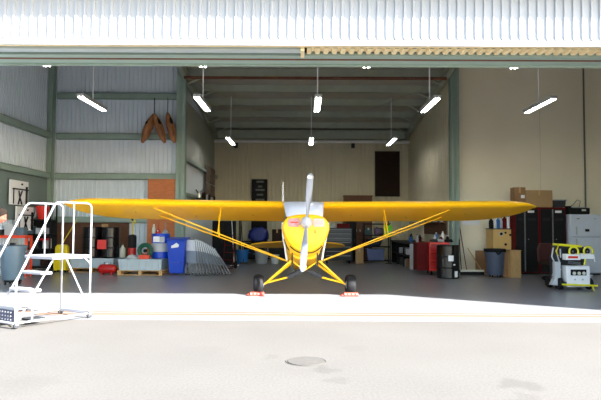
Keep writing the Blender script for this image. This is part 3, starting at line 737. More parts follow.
# glass bottles and gleaming items on the inner left wall shelf
t = thing('wall_shelf', 'dark shelf bracketed to the inner left wall above the wing', 'shelf', (XI + .45, 23.2, 2.38))
MB().bb((-.22, -2.6, 0), (.22, 2.6, .04)).build('board', DGR, t)
for y in (-2.2, 0, 2.2): MB().prism([(-.22, 0), (.15, 0), (-.22, -.25)], y - .015, y + .015, 'Y').build('bracket', DGR, t)
t = thing('bench_vise', 'shiny vise-like fitting on the dark shelf at the inner left wall', 'fitting', (XI + .45, 21.0, 2.421))
MB().bb((-.1, -.1, 0), (.1, .1, .06)).build('base', DGR, t, bevel=.01)
MB().tube([(0, 0, .05), (0, 0, .22), (.1, 0, .34)], .03, 8).build('arm', CHROME, t)
MB().tube([(0, 0, .2), (-.12, 0, .36)], .02, 8).build('lever', BLK, t)
MB().lathe([(.001, -.06), (.05, -.03), (.05, .03), (.001, .06)], 14, c=(.07, -.02, .25), axis='Y').build('knob', CHROME, t, smooth=True)
for i, (y, h) in enumerate(((22.0, .3), (22.5, .24), (23.1, .3), (23.8, .22), (24.4, .28))):
    t = thing('can', ['tall tin can nearest the shiny fitting on the inner wall shelf', 'short tin can second from the fitting on the inner wall shelf', 'tall tin can midway along the inner wall shelf',
                      'short tin can fourth along the inner wall shelf', 'tin can at the far end of the inner wall shelf'][i], 'can', (XI + .45, y, 2.421), 0, 'cans on the inner left wall shelf')
    MB().lathe([(.08, 0), (.085, .01), (.085, h), (.075, h + .01), (.001, h + .01)], 18).build('body', LGREY if i % 2 else BROWND, t, smooth=True)

# ------------------------------------------------------------------ left edge: pegboards, red rack, shelving, barrel
for (ya, yb, pz0, pz1, lab) in ((16.75, 17.85, 2.06, 2.78, 'upper white tool board with dark tools on the left wall'), (17.15, 18.25, 1.30, 2.02, 'lower white tool board with dark tools on the left wall')):
    t = thing('tool_board', lab, 'tool board', (XL + .22, (ya + yb) / 2, pz0))
    h = pz1 - pz0; w = yb - ya
    MB().bb((-.02, -w / 2, 0), (.02, w / 2, h)).build('board', WHT, t)
    MB().bb((.02, -w / 2 + .12, h * .62), (.06, w / 2 - .05, h * .67)).build('rail', BLK, t)
    MB().tube([(.05, w / 2 - .16, .02), (.05, w / 2 - .16, h * .78)], .035, 6).build('bar', BLK, t)
    MB().tube([(.05, -w / 2 + .14, .02), (.05, -w / 2 + .14, h * .64)], .016, 6).build('bar', BLK, t)
    m = MB(); m.tube([(.05, -.12, .02), (.05, -.03, .22), (.05, -.10, .42)], .022, 6); m.tube([(.05, .10, .02), (.05, -.03, .22), (.05, .10, .42)], .022, 6); m.build('pliers', BLK, t)
    MB().lathe([(.03, 0), (.03, .03)], 10, c=(.02, .12, h - .1), axis='X').build('hook', BLK, t)
DR = 16.6
xr = gx(26.5, DR, 240); zr = gz(236.5, DR, 20)
t = thing('red_rack', 'red steel tube rack frame behind the slate blue barrel at the left edge', 'rack', (xr, DR, .005))
MB().bb((-2.0, -.03, zr - .05), (.03, .03, zr + .03)).build('top_rail', ORG, t)
for (x, y) in ((0, 0), (0, .3), (-1.97, 0), (-1.97, .3)): MB().box((x, y, zr / 2), (.06, .06, zr)).build('leg', ORG, t)
MB().bb((-2.0, .27, zr - .05), (.03, .33, zr + .03)).build('top_rail', ORG, t)
for x in (0, -1.97): MB().bb((x - .03, 0, zr - .05), (x + .03, .3, zr + .03)).build('side_rail', ORG, t)
MB().bb((-1.95, .0, zr - .02), (-.03, .3, zr + .01)).build('deck', GREYP, t)
MB().bb((-1.95, .02, .25), (-.03, .3, .28)).build('deck', GREYP, t)
for i, (dx, w, h, mt, nm) in enumerate(((-.22, .22, .22, TEAL, 'slate blue box nearest the corner of the red rack deck'), (-.52, .26, .30, LGREY, 'pale box on the red rack deck below the tool boards'),
                                    (-.85, .24, .16, DGR, 'low dark box on the red rack deck at the photo edge'))):
    cbox('parts_box', nm, 'box', (xr + dx, DR + .15, zr + .033), (w, .26, h), mt, 0, mt, 'boxes on the red rack')
DSH = 18.3
xs = gx(38, DSH, 240)
shelf_unit('shelving_unit', 'dark shelving unit in the left corner with a red bucket on top', (xs, DSH, .005), .98, .5, 2.14, (.18, .72, 1.17, 1.62, 2.12), BLK, True)
tub('bucket', 'bright red tapered bucket on the dark corner shelving', 'bucket', (gx(42.5, DSH, 220), DSH, 1.646), .12, .21, .42, REDB, handles=False)
t = thing('hose_coil', 'grey coil of hose beside the red bucket on the corner shelving', 'hose', (gx(31.5, DSH, 220), DSH - .05, 1.646))
for k in range(4): MB().torus((0, .03 * k, .19), .15, .03, 'Y').build('hose_turn', GREYP, t, smooth=True)
for i, (px, z, w, h, mt, l) in enumerate(((30, 1.192, .24, .24, TEAL, 'slate blue box on the shelf under the grey hose coil'), (42, 1.192, .3, .18, LGREY, 'pale box on the shelf under the red bucket'),
                                (47, .742, .16, .3, LGREY, 'pale can-sized box on the middle corner shelf'), (35, .742, .3, .22, DGR, 'dark box on the middle corner shelf'),
                                (36, .202, .4, .3, TEAL, 'slate blue box on the bottom corner shelf'), (46, .202, .2, .26, BROWND, 'brown box on the bottom corner shelf'))):
    cbox('parts_box', l, 'box', (gx(px, DSH), DSH - .03, z), (w, .3, h), mt, 0, mt, 'boxes in the corner shelving')
tag(MB().bb((gx(41, DSH), DSH - .30, 1.0), (gx(52, DSH), DSH - .26, 1.06)).build('red_strap', RED), 'thin red strap across the corner shelving', 'strap')
DBL = 14.1
t = tub('barrel', 'slate blue plastic barrel on a dolly at the left edge of the floor', 'barrel', (gx(7, DBL), DBL + .3, .13), .25, .30, .80, TEAL, lidm=TEAL)
MB().bb((-.0, -.20, .84), (.10, -.10, .90)).build('valve', BLK, t)
MB().lathe([(.20, -.06), (.20, -.02), (.22, -.0)], 24).build('dolly', BLK, t)
for k in range(4): MB().lathe([(.03, -.015), (.03, .015)], 12, c=(.17 * math.cos(PI / 4 + k * PI / 2), .17 * math.sin(PI / 4 + k * PI / 2), -.092), axis='X').build('caster', BLK, t)
# mop bucket
DM = 18.3
t = thing('mop_bucket', 'yellow mop bucket with a slanted yellow mop handle left of the black drums', 'mop bucket', (gx(61.5, DM), DM, .005))
m = MB(); m.add([(-.19, -.14, .06), (.19, -.14, .06), (.19, .14, .06), (-.19, .14, .06), (-.22, -.18, .42), (.22, -.18, .42), (.22, .18, .42), (-.22, .18, .42)],
                [(0, 1, 2, 3), (4, 5, 6, 7), (0, 1, 5, 4), (1, 2, 6, 5), (2, 3, 7, 6), (3, 0, 4, 7)]); m.build('bucket', YELP, t, bevel=.02)
m = MB(); m.prism([(-.18, .42), (.2, .42), (.2, .78), (.14, .86), (-.12, .86), (-.18, .78)], -.1, .1, 'Y'); m.build('wringer', YELP, t, bevel=.02)
MB().tube([(-.02, 0, .84), (.32, .3, 1.62)], .016, 8).build('mop_handle', YELP, t)
for s in (-1, 1):
    for y in (-.1, .1): MB().lathe([(.03, -.012), (.03, .012)], 12, c=(s * .16, y, .03), axis='X').build('caster', BLK, t)

# three brown hanging shells
for i, (px0, py0, px1, py1, l) in enumerate(((154, 114, 142, 143, 'leftmost hanging brown shell, leaning with its foot to the left'), (154.5, 114, 165, 143, 'middle hanging brown shell, crossing over its left neighbour'),
                                     (167.5, 113, 174.5, 143, 'rightmost hanging brown shell, next to the green column'))):
    DK = DW - .45 - .12 * (i == 1)
    a = pt(px0, py0, DK); b = pt(px1, py1, DK); L = (a - b).length
    t = thing('hanging_shell', l, 'shell', b, 0, 'brown pointed shells hung on the left bay wall')
    d = (a - b).normalized(); q = d.to_track_quat('Z', 'Y'); t.rotation_mode = 'QUATERNION'; t.rotation_quaternion = q
    rot = Matrix.Identity(4)
    m = MB(); secs = []
    for k in range(13):
        u = k / 12; w = .19 * math.sin(PI * (.06 + .88 * u)) ** .8
        secs.append([(w * math.cos(2 * PI * j / 16), w * .75 * math.sin(2 * PI * j / 16), u * L) for j in range(16)])
    m.loft(secs); m.build('shell', BROWNH, t, smooth=True)
    sh = Vector((0, -1, 0)); loc = q.inverted() @ sh
    side = (-1 if i == 0 else 1)
    lat = q.inverted() @ Vector((side, 0, 0))
    m = MB(); c0_ = loc * .09 + lat * .05
    m.tube([c0_ + Vector((0, 0, L * .52)), c0_ * 1.1 + Vector((0, 0, L * .66)), c0_ + Vector((0, 0, L * .82))], [.03, .075, .035], 10); m.build('opening', BLK, t, smooth=True)
    top = q.inverted() @ Vector((0, 0, 1))
    m = MB(); m.tube([Vector((0, 0, L)) , Vector((0, 0, L)) + top * .55], .008, 6); m.build('cord', DGR, t)

# ------------------------------------------------------------------ middle back: chest, carton, shelving, vest, bench
DC = 23.6
t = thing('tool_chest', 'grey drawer tool chest behind the airplane right of the nose', 'tool chest', (gx(338, DC), DC, .005))
MB().bb((-.55, -.28, .12), (.55, .28, 1.42)).build('body', DGR, t, bevel=.01)
for k in range(7):
    z = .18 + k * .175
    dr = MB().bb((-.52, -.30, z), (.52, -.28, z + .155)).build('drawer', mat('drawer_grey', (84, 88, 96), .5) if k > 3 else DGR, t, bevel=.004)
    MB().bb((-.48, -.325, z + .12), (.48, -.30, z + .14)).build('handle', GREYP, dr)
for s in (-1, 1):
    for y in (-.2, .2): MB().lathe([(.06, -.02), (.06, .02)], 14, c=(s * .45, y, .06), axis='X').build('caster', BLK, t)
cbox('tool_case', 'small red tool case on the grey tool chest', 'case', (gx(343, DC), DC, 1.425), (.5, .3, .16), REDD, 0, REDD)
cbox('tool_case', 'small grey case on the left of the grey tool chest', 'case', (gx(331, DC), DC, 1.425), (.3, .3, .1), LGREY, 0, GREYP)
a = pt(344, 195.5, 26.4); b = pt(372, 210, 26.4)
t = thing('wooden_cabinet', 'wide brown wooden cabinet against the back wall, only its top above the wing', 'cabinet', ((a.x + b.x) / 2, 26.6, .005)); w = b.x - a.x
MB().bb((-w / 2, -.3, 0), (w / 2, .3, a.z - .05)).build('body', WOODD, t)
MB().bb((-w / 2 - .03, -.33, a.z - .05), (w / 2 + .03, .3, a.z)).build('top', WOODD, t)
for s in (-1, 1):
    d = MB().bb((s * .01, -.32, .1), (s * (w / 2 - .02), -.3, a.z - .1)).build('door', WOODD, t); MB().box((s * .08, -.335, 1.3), (.02, .03, .12)).build('handle', CHROME, d)
cbox('carton', 'tall upright tan carton standing left of the black shelving', 'box', (gx(359.7, 23.4), 23.6, .005), (.32, .3, .66), CARDL)
DS2 = 23.8
t = shelf_unit('shelving_unit', 'black shelving unit right of the nose with a blue bin at its foot', (gx(376.5, DS2), DS2, .005), 1.08, .5, 1.62, (.10, .66, 1.12, 1.58), BLK)
m = MB(); m.prism([(-.30, 0), (.32, 0), (.36, .46), (-.36, .46)], -.22, .22, 'Y')
t = thing('storage_bin', 'slate blue storage bin on the bottom of the black shelving', 'bin', (gx(375, DS2), DS2 - .02, .126)); m.build('tub', mat('slate_blue', (70, 84, 130), .5), t, bevel=.01)
MB().bb((-.38, -.24, .44), (.38, .24, .47)).build('rim', mat('slate_blue2', (60, 72, 116), .5), t)
lump('duffel_bag', 'dark blue bag bulging on the middle of the black shelving', 'bag', (gx(374, DS2), DS2, .682), (.75, .42, .38), mat('midnight', (26, 34, 54), .8), 5)
lump('duffel_bag', 'purple-grey bag on the upper shelf of the black shelving', 'bag', (gx(379, DS2), DS2, 1.142), (.5, .4, .34), mat('mauve', (104, 84, 112), .8), 9)
cbox('parts_box', 'small dark teal box on the upper left of the black shelving', 'box', (gx(368, DS2), DS2, 1.142), (.3, .3, .28), mat('dteal', (36, 62, 66), .6), 0, LGREY)
# hi-vis vest
t = thing('safety_vest', 'lime green safety vest hanging beside the black shelving', 'vest', (gx(388.3, 23.2), 23.28, gz(236.5, 23.3)))
m = MB(); m.prism([(-.16, 0), (.16, .02), (.17, .36), (.10, .52), (.04, .44), (-.04, .44), (-.10, .52), (-.17, .34)], -.03, .03, 'Y'); m.build('vest', LIME, t, bevel=.01)
MB().bb((-.165, -.036, .18), (.165, -.029, .22)).build('reflective_band', LGREY, t)
MB().tube([(0, 0, .46), (0, 0, .60), (0, .05, .60)], .008, 6).build('hanger', DGR, t)
t = thing('coat_stand', 'thin dark post holding the lime safety vest', 'stand', (gx(388.5, 23.4), 23.36, .005))
MB().tube([(0, 0, .02), (0, 0, 2.1)], .02, 8).build('post', DGR, t)
MB().lathe([(.14, 0), (.14, .02), (.001, .03)], 20).build('base', DGR, t)
# workbench along the inner right wall
t = thing('workbench', 'dark workbench with open bays along the inner right wall', 'workbench', (XJ - .85, 22.0, .005))
MB().bb((-.42, -1.7, .86), (.55, 2.6, .92)).build('top', DGR, t)
for y in (-1.68, -.3, 1.1, 2.5): MB().bb((-.4, y, 0), (.5, y + .06, .86)).build('panel', BLK, t)
MB().bb((-.4, -1.6, .42), (.5, 2.5, .46)).build('shelf', BLK, t)
MB().bb((.45, -1.6, .02), (.5, 2.5, .86)).build('back', BLK, t)
MB().bb((-.42, -1.72, 0), (-.30, -1.69, .88)).build('end_post', LGREY, t)
k = 0
for (y, w, h, z, mt, l) in ((21.3, .26, .2, .466, WHT, 'white box on the middle shelf of the dark workbench, near end'), (21.75, .3, .24, .466, GREYP, 'grey box on the middle shelf of the dark workbench'),
                            (22.8, .34, .2, .466, LGREY, 'pale box on the middle shelf of the dark workbench, far end'), (21.3, .36, .3, .01, CARD, 'brown box under the shelf of the dark workbench, near end'),
                            (21.8, .3, .26, .01, GREYP, 'grey box under the shelf of the dark workbench'), (22.7, .4, .28, .01, DGR, 'dark box under the shelf of the dark workbench, far end')):
    cbox('parts_box', l, 'box', (XJ - 1.0, y, z + .005), (.4, w, h), mt, 0, mt, 'boxes in the workbench')
for i, (y, r, h, mt, l) in enumerate(((20.6, .05, .26, LGREY, 'pale bottle at the near end of the dark workbench top'), (20.9, .07, .18, REDD, 'dark red can second along the dark workbench top'), (21.3, .06, .24, DGR, 'dark bottle third along the dark workbench top'),
                            (21.8, .08, .2, BLUEM, 'blue tin fourth along the dark workbench top'), (22.4, .07, .22, LGREY, 'pale tin toward the far end of the dark workbench top'), (23.0, .07, .26, BROWND, 'brown bottle at the far end of the dark workbench top'))):
    t = thing('bottle', l, 'bottle', (XJ - .95 + .12 * (i % 3), y, .926), 0, 'bottles and cans on the workbench')
    MB().lathe([(r * .95, 0), (r, .01), (r, h * .7), (r * .4, h * .85), (r * .4, h), (.001, h)], 16).build('body', mt, t, smooth=True)
    MB().lathe([(r * .45, 0), (r * .45, .03), (.001, .03)], 10, c=(0, 0, h)).build('cap', BLK, t)
# wall rack above bench
t = thing('wall_shelf', 'brown-backed wall shelf with small jars on the inner right wall', 'shelf', (XJ - .05, 22.0, 1.36))
MB().bb((-.03, -1.9, -.15), (0, 1.6, .62)).build('backboard', WOODD, t)
MB().bb((-.24, -1.9, .26), (-.03, 1.6, .29)).build('board', WOODD, t)
for i in range(9):
    t = thing('jar', 'small pale jar in the row on the brown-backed wall shelf', 'jar', (XJ - .17, 20.3 + .36 * i, 1.652), 0, 'jars on the brown-backed wall shelf')
    MB().lathe([(.045, 0), (.05, .01), (.05, .13), (.03, .15)], 12).build('body', [LGREY, TEAL, IVORY][i % 3], t, smooth=True)
    MB().lathe([(.04, 0), (.04, .03)], 12, c=(0, 0, .15)).build('lid', BLK, t)

# red rolling tool chest
DT = 17.75
xl = gx(431, DT - .1); xr_ = gx(451.5, DT - .1)
ww = (xr_ - xl); 
t = thing('tool_chest', 'bright red rolling tool chest beside the black drum', 'tool chest', ((xl + xr_) / 2 + .02, DT + .55, .005), R(-3))
MB().bb((-ww / 2 - .0, -.45, .13), (ww / 2, .45, 1.0)).build('body', REDB, t, bevel=.012)
MB().bb((-ww / 2 - .35, -.35, .13), (-ww / 2 - .0, .5, .98)).build('side_locker', REDD, t, bevel=.01)
for k in range(3):
    dr = MB().bb((-ww / 2 + .03, -.465, .2 + k * .26), (ww / 2 - .03, -.45, .43 + k * .26)).build('drawer', RED, t)
    MB().bb((-ww / 2 + .06, -.485, .40 + k * .26), (ww / 2 - .06, -.465, .415 + k * .26)).build('handle', REDD, dr)
for s in (-1, 1):
    for y in (-.35, .35): MB().lathe([(.062, -.02), (.062, .02)], 14, c=(s * (ww / 2 - .08), y, .065), axis='X').build('caster', BLK, t)
tz = 1.01
for i, (px, dy, r, h, mt, l) in enumerate(((434, .2, .05, .2, LGREY, 'pale spray can left on the red chest'), (437, .4, .05, .26, BLUEM, 'blue spray can on the red chest behind the pale one'), (441, .3, .06, .16, REDD, 'short dark red can mid red chest'),
                                 (444.5, .5, .05, .30, WHT, 'tall white bottle on the red chest'), (448, .35, .05, .18, BLK, 'short black can right on the red chest'))):
    t = thing('spray_can', l, 'can', (gx(px, DT + .5), DT + .2 + dy, tz), 0, 'cans on the red tool chest')
    MB().lathe([(r, 0), (r, h * .8), (r * .5, h * .9), (r * .5, h), (.001, h)], 16).build('body', mt, t, smooth=True)
    MB().lathe([(r * .4, 0), (r * .4, .03)], 10, c=(0, 0, h)).build('cap', WHT, t)
for i, (px, py_, rz, mt, l) in enumerate(((440.5, .02, .3, LGREY, 'pale rag heap at the front of the red chest top'), (449, .05, -.4, BLK, 'black rag heap at the right of the red chest top'), (434.5, -.05, .1, DGR, 'dark rag heap at the left of the red chest top'))):
    lump('rag', l, 'rag', (gx(px, DT + .2), DT + .25, tz - .002), (.3, .25, .11), mt, 20 + i, 'rags on the red tool chest')
# black drum
t = make_drum((gx(451.0, 16.55), 16.9, .005), BLKG, 'single black drum with white labels in front of the red tool chest', r=.315, h=.95)
for (px, py, w, h) in ((450, 257.5, .15, .16), (455.5, 273.5, .10, .17), (453.5, 264, .06, .04)):
    x = gx(px, 16.6) - gx(450.3, 16.55); z = gz(py, 16.6) - .005
    yy = -math.sqrt(max(0, .332 ** 2 - x * x)); MB().box((x, yy, z), (w, .012, h), (0, 0, math.atan2(x, -yy))).build('paper_label', WHT, t)
# brooms by the column
toolstick('broom', 'dark red-handled push broom leaning on the cream wall by the column', 'broom', (gx(468, 18.6), 18.7, .005), (gx(461.5, 19.4, 222), DW - .04, 1.72), REDD, broomhead(.34, mat('bluebr', (30, 40, 110), .6)))
toolstick('broom', 'thin dark-handled broom nearest the green column', 'broom', (gx(462, 18.9), 18.95, .005), (gx(460.8, 19.4, 222), DW - .04, 1.60), DGR, broomhead(.2, BLK))
t = thing('floor_squeegee', 'pale long bar of a floor squeegee lying before the brown board', 'squeegee', (gx(473.5, 17.9), 18.05, .005))
MB().bb((-.36, -.03, .10), (.36, .03, .16)).build('blade_holder', IVORY, t); MB().bb((-.36, -.012, 0), (.36, .012, .10)).build('blade', BLK, t)
MB().tube([(.28, 0, .16), (.12, .9, .80)], .014, 8).build('handle', PINE, t)
t = thing('wooden_board', 'brown wooden board leaning on the wall behind the grey rubbish can', 'board', (gx(482.5, 18.9), 18.9, .005))
MB().bb((-.22, .0, 0), (.22, .03, .72)).build('panel', CARD, t); MB().bb((-.2, .03, .3), (.2, .06, .36)).build('batten', PINE, t)
# tan cabinet with holes
DCb = 18.7
xa, xb = gx(493.5, DCb), gx(513.5, DCb); w = xb - xa; zt = gz(227.5, DCb)
t = thing('plywood_cabinet', 'tan plywood cabinet with round holes beside the red-framed lockers', 'cabinet', ((xa + xb) / 2, DCb + .35, .005))
MB().bb((-w / 2, -.35, 0), (w / 2, .35, zt - .03)).build('body', mat('tan_plywood', (216, 178, 110), .7, 0, .06, 4), t); MB().bb((-w / 2 - .02, -.37, zt - .03), (w / 2 + .02, .36, zt)).build('top', DGR, t)
for (px, py, r) in ((501.5, 233, .05), (505.8, 231.8, .035), (510.5, 234, .035), (505.8, 243.5, .04)):
    MB().lathe([(r, -.365), (r, -.348)], 16, c=(gx(px, DCb) - (xa + xb) / 2, 0, gz(py, DCb)), axis='Y').build('hole', BLK, t)
MB().lathe([(.07, -.358), (.07, -.349)], 20, c=(gx(501.5, DCb) - (xa + xb) / 2, 0, gz(233, DCb)), axis='Y').build('hole_ring', IVORY, t)
for i, (px, h, r, mt, l) in enumerate(((493.5, .34, .07, BLK, 'black bottle leftmost on the tan cabinet'), (497.5, .32, .05, WHT, 'white bottle second from left on the tan cabinet'), (500.5, .36, .055, BLUEM, 'blue bottle mid tan cabinet'),
                            (503.8, .33, .05, LGREY, 'pale bottle right of the blue one on the tan cabinet'), (507, .42, .07, REDD, 'dark red jug on the tan cabinet'), (511, .38, .05, WHT, 'white bottle at the right end of the tan cabinet'))):
    t = thing('bottle', l, 'bottle', (gx(px, DCb), DCb + .2, zt + .006), 0, 'bottles on the tan plywood cabinet')
    MB().lathe([(r * .95, 0), (r, .01), (r, h * .72), (r * .4, h * .85), (r * .4, h), (.001, h)], 16).build('body', mt, t, smooth=True)
    MB().lathe([(r * .45, 0), (r * .45, .03), (.001, .03)], 10, c=(0, 0, h)).build('cap', BLK, t)
# rubbish can
t = tub('rubbish_can', 'blue-grey rubbish can with black liner between the board and the pine box', 'rubbish can', (gx(498.3, 17.0), 17.3, .07), .23, .285, .76, mat('can_bluegrey', (74, 84, 104), .5))
MB().lathe([(.302, .68), (.315, .70), (.315, .77), (.26, .775), (.24, .60)], 32, cap=False).build('liner', BLK, t, smooth=True)
m = MB(); m.tube([(-.05, -.30, .68), (0, -.30, .62), (.07, -.30, .68)], .03, 8); m.build('liner_fold', BLK, t)
for k in range(4): MB().lathe([(.03, -.015), (.03, .015)], 12, c=(.16 * math.cos(PI / 4 + k * PI / 2), .16 * math.sin(PI / 4 + k * PI / 2), -.034), axis='X').build('caster', BLK, t)
# pine boxes
t = thing('pine_box', 'upright pine box beside the blue-grey rubbish can', 'box', (gx(515.5, 17.1), 17.35, .005), R(12))
MB().bb((-.17, -.18, 0), (.17, .18, .80)).build('body', PINE, t, bevel=.006); MB().bb((-.18, -.19, .78), (.18, .19, .80)).build('top', PINE, t); MB().bb((-.34, -.05, 0), (-.17, .18, .74)).build('side', CARD, t)
# lockers
DL = 18.35
for i, (p0, p1, ps, pl0, l) in enumerate(((515.5, 540, 525, 528.5, 'left of the two tall red-framed black-door lockers, cartons on top'), (540.3, 567.3, 553, 556, 'right of the two tall red-framed black-door lockers, next to the fridge'))):
    xa, xb = gx(p0, DL), gx(p1, DL); w = xb - xa; H = gz(207.5, DL, 540)
    t = thing('locker', l, 'locker', ((xa + xb) / 2, DL + .3, .005), 0, 'red and black lockers')
    MB().bb((-w / 2, -.26, .04), (w / 2, .16, H)).build('body', REDD, t, bevel=.008)
    MB().bb((-w / 2, -.28, 0), (w / 2, .16, .05)).build('plinth', BLK, t)
    xm = gx(ps, DL) - (xa + xb) / 2
    for (u, v) in ((-w / 2 + .04, xm - .015), (xm + .035, w / 2 - .04)):
        d = MB().bb((u, -.29, .08), (v, -.26, H - .05)).build('door', BLK, t, bevel=.004)
        for k in range(3): MB().bb((u + .06, -.294, H - .35 - k * .03), (v - .06, -.289, H - .34 - k * .03)).build('vent', DGR, d)
    MB().bb((xm - .012, -.31, .10), (xm + .032, -.265, H - .06)).build('handle_strip', CHROME, t)
    MB().bb((gx(pl0, DL) - (xa + xb) / 2, -.297, H - .17), (gx(pl0, DL) - (xa + xb) / 2 + .2, -.289, H - .10)).build('label', WHT, t)
    MB().lathe([(.02, -.31), (.02, -.28)], 10, c=(xm + .12, 0, 1.1), axis='Y').build('lock', CHROME, t)
HL = gz(207.5, DL, 540)
t = cbox('carton', 'smaller brown carton with a white label on the left locker', 'box', (gx(520.5, DL, 200), DL + .22, HL + .012), (.36, .35, .62), CARD)
MB().box((.09, -.178, .33), (.12, .006, .10)).build('label', WHT, t)
cbox('carton', 'wide light brown carton lying across both lockers', 'box', (gx(540, DL, 200), DL + .27, HL + .012), (.84, .42, .53), CARDL)
t = thing('plastic_tote', 'small grey plastic tote on the right locker', 'tote', (gx(560.5, DL, 205), DL + .2, HL + .012))
m = MB(); m.prism([(-.17, 0), (.17, 0), (.20, .22), (-.20, .22)], -.15, .15, 'Y'); m.build('tub', DGR, t, bevel=.008); MB().bb((-.215, -.165, .21), (.215, .165, .24)).build('lid', GREYP, t)
# fridge
DFr = 18.2
xa, xb = gx(571, DFr), gx(602, DFr); w = xb - xa; H = gz(214.5, DFr, 585) 
t = thing('refrigerator', 'pale two-door refrigerator at the right edge behind the cart', 'refrigerator', ((xa + xb) / 2, DFr + .35, .005))
MB().bb((-w / 2, -.28, .05), (w / 2, .32, H)).build('body', FRG, t, bevel=.012)
MB().bb((-w / 2 + .02, -.26, 0), (w / 2 - .02, .3, .05)).build('plinth', DGR, t)
zs = gz(235.5, DFr)
for (z0_, z1_) in ((.08, zs - .01), (zs + .01, H - .005)):
    d = MB().bb((-w / 2 + .005, -.34, z0_), (w / 2 - .005, -.285, z1_)).build('door', FRG, t, bevel=.01)
    hz = (z1_ - .35, z1_ - .05) if z0_ < .5 else (z0_ + .05, z0_ + .30)
    MB().bb((-w / 2 + .17, -.37, hz[0]), (-w / 2 + .20, -.34, hz[1])).build('handle', LGREY, d)
MB().box((gx(588, DFr) - (xa + xb) / 2, -.345, gz(229, DFr)), (.13, .01, .08)).build('badge', BLK, t)
MB().box((gx(579, DFr) - (xa + xb) / 2, -.345, gz(217.5, DFr)), (.09, .006, .025)).build('badge', REDD, t)
MB().box((gx(596, DFr) - (xa + xb) / 2, -.345, gz(217.5, DFr)), (.06, .006, .025)).build('badge', GREYP, t)
t = thing('printer', 'black desktop printer with trailing cables on the refrigerator', 'printer', (gx(582, DFr, 211), DFr + .3, H + .012))
MB().bb((-.27, -.18, 0), (.31, .2, .20)).build('body', BLK, t, bevel=.02); MB().bb((-.34, -.16, 0), (-.27, .16, .26)).build('speaker', BLK, t, bevel=.01)
MB().bb((.05, -.19, .1), (.18, -.178, .15)).build('display', IVORY, t); MB().bb((-.2, -.1, .20), (.2, .15, .23)).build('tray', LGREY, t)
MB().tube([(.1, .1, .22), (.12, .05, .42), (.02, .05, .46), (-.1, .1, .3), (-.2, .15, .22)], .008, 6).build('cable', BLK, t)

# maroon chair behind the cart
t = thing('office_chair', 'dark maroon padded chair half hidden behind the white cart', 'chair', (gx(553, 16.4), 16.5, .005), R(200))
MB().bb((-.25, -.25, .42), (.25, .25, .52)).build('seat', BROWND, t, bevel=.03)
m = MB(); m.prism([(-.25, .5), (.25, .5), (.27, .85), (.2, 1.02), (-.2, 1.02), (-.27, .85)], -.28, -.2, 'Y'); m.build('backrest', mat('maroon', (64, 22, 20), .6), t, bevel=.03)
MB().tube([(0, 0, .08), (0, 0, .42)], .03, 8).build('stem', BLK, t)
for k in range(5):
    g = 2 * PI * k / 5; l = MB().tube([(0, 0, .12), (.26 * math.cos(g), .26 * math.sin(g), .07)], .018, 6).build('leg', BLK, t)
    MB().lathe([(.03, -.015), (.03, .015)], 10, c=(.27 * math.cos(g), .27 * math.sin(g), .03), axis='X').build('caster', BLK, l)

# ------------------------------------------------------------------ service cart at right
DQ = 13.75
cx = gx(574.5, DQ)
t = thing('service_cart', 'white service cart with yellow rings and gauges on small wheels', 'cart', (cx, DQ + .35, .005), R(4))
def cp(px, py): p = pt(px, py, DQ); return (p.x - cx, p.z - .005)
a = cp(565.5, 266); b = cp(590, 287)
MB().bb((a[0], -.34, b[1]), (b[0], -.05, a[1])).build('gauge_panel', WHT, t, bevel=.012)
a = cp(569.5, 269.5); b = cp(586, 275.5)
pn = MB().bb((a[0], -.352, b[1]), (b[0], -.338, a[1])).build('gauge_recess', BLK, t, bevel=.01)
for px in (573, 578, 583): p = cp(px, 273.3); MB().lathe([(.038, -.37), (.038, -.35)], 16, c=(p[0], 0, p[1]), axis='Y').build('gauge', IVORY, pn)
for px in (574, 582): p = cp(px, 279.5); MB().lathe([(.02, -.36), (.02, -.338)], 12, c=(p[0], 0, p[1]), axis='Y').build('valve', LGREY, t)
a = cp(560, 284.2); b = cp(596.5, 285.8); MB().tube([(a[0], -.38, a[1]), (b[0], -.38, b[1])], .022, 8).build('bumper', YELL, t)
p1 = cp(591, 286); p2 = cp(593, 291); p3 = cp(597, 292.2); MB().tube([(p1[0], -.38, p1[1]), (p2[0], -.38, p2[1] + .01), (p3[0], -.38, p3[1] + .01)], .014, 8).build('tow_hook', YELL, t)
a = cp(559.5, 244.8); b = cp(582, 246.5); MB().tube([(a[0], -.3, a[1]), (b[0], -.3, b[1])], .028, 8).build('top_bar', YELL, t)
MB().tube([(a[0], -.3, a[1]), (a[0] + .01, .02, a[1])], .028, 8).build('top_bar', YELL, t)
for px, py in ((571.5, 251.5), (586.5, 251.3)):
    p = cp(px, py); MB().torus((p[0], -.40, p[1]), .108, .022, 'Y', a0=R(-35), a1=R(215)).build('ring_guard', YELL, t, smooth=True)
    MB().lathe([(.075, -.34), (.075, -.2)], 20, c=(p[0], 0, p[1]), axis='Y').build('reel', BLK, t); MB().lathe([(.025, -.37), (.025, -.33)], 12, c=(p[0], 0, p[1]), axis='Y').build('reel_hub', CHROME, t)
a = cp(564, 254); b = cp(579, 260); w_ = MB().bb((a[0], -.39, b[1]), (b[0], -.2, a[1])).build('front_plate', WHT, t, bevel=.008)
a = cp(566, 256); b = cp(576, 258.2); MB().bb((a[0], -.396, b[1]), (b[0], -.388, a[1])).build('red_marking', REDB, w_)
a = cp(580, 253.5); b = cp(594, 259); MB().bb((a[0], -.36, b[1]), (b[0], -.1, a[1])).build('front_plate', WHT, t, bevel=.01)
a = cp(594, 254); b = cp(596, 262); MB().tube([(a[0], -.3, a[1]), (b[0], -.3, b[1])], .02, 6).build('lever', WHT, t)
a = cp(561, 247); b = cp(592, 284); MB().bb((a[0] + .03, -.04, b[1]), (b[0], .25, a[1])).build('engine_housing', DGR, t, bevel=.03)
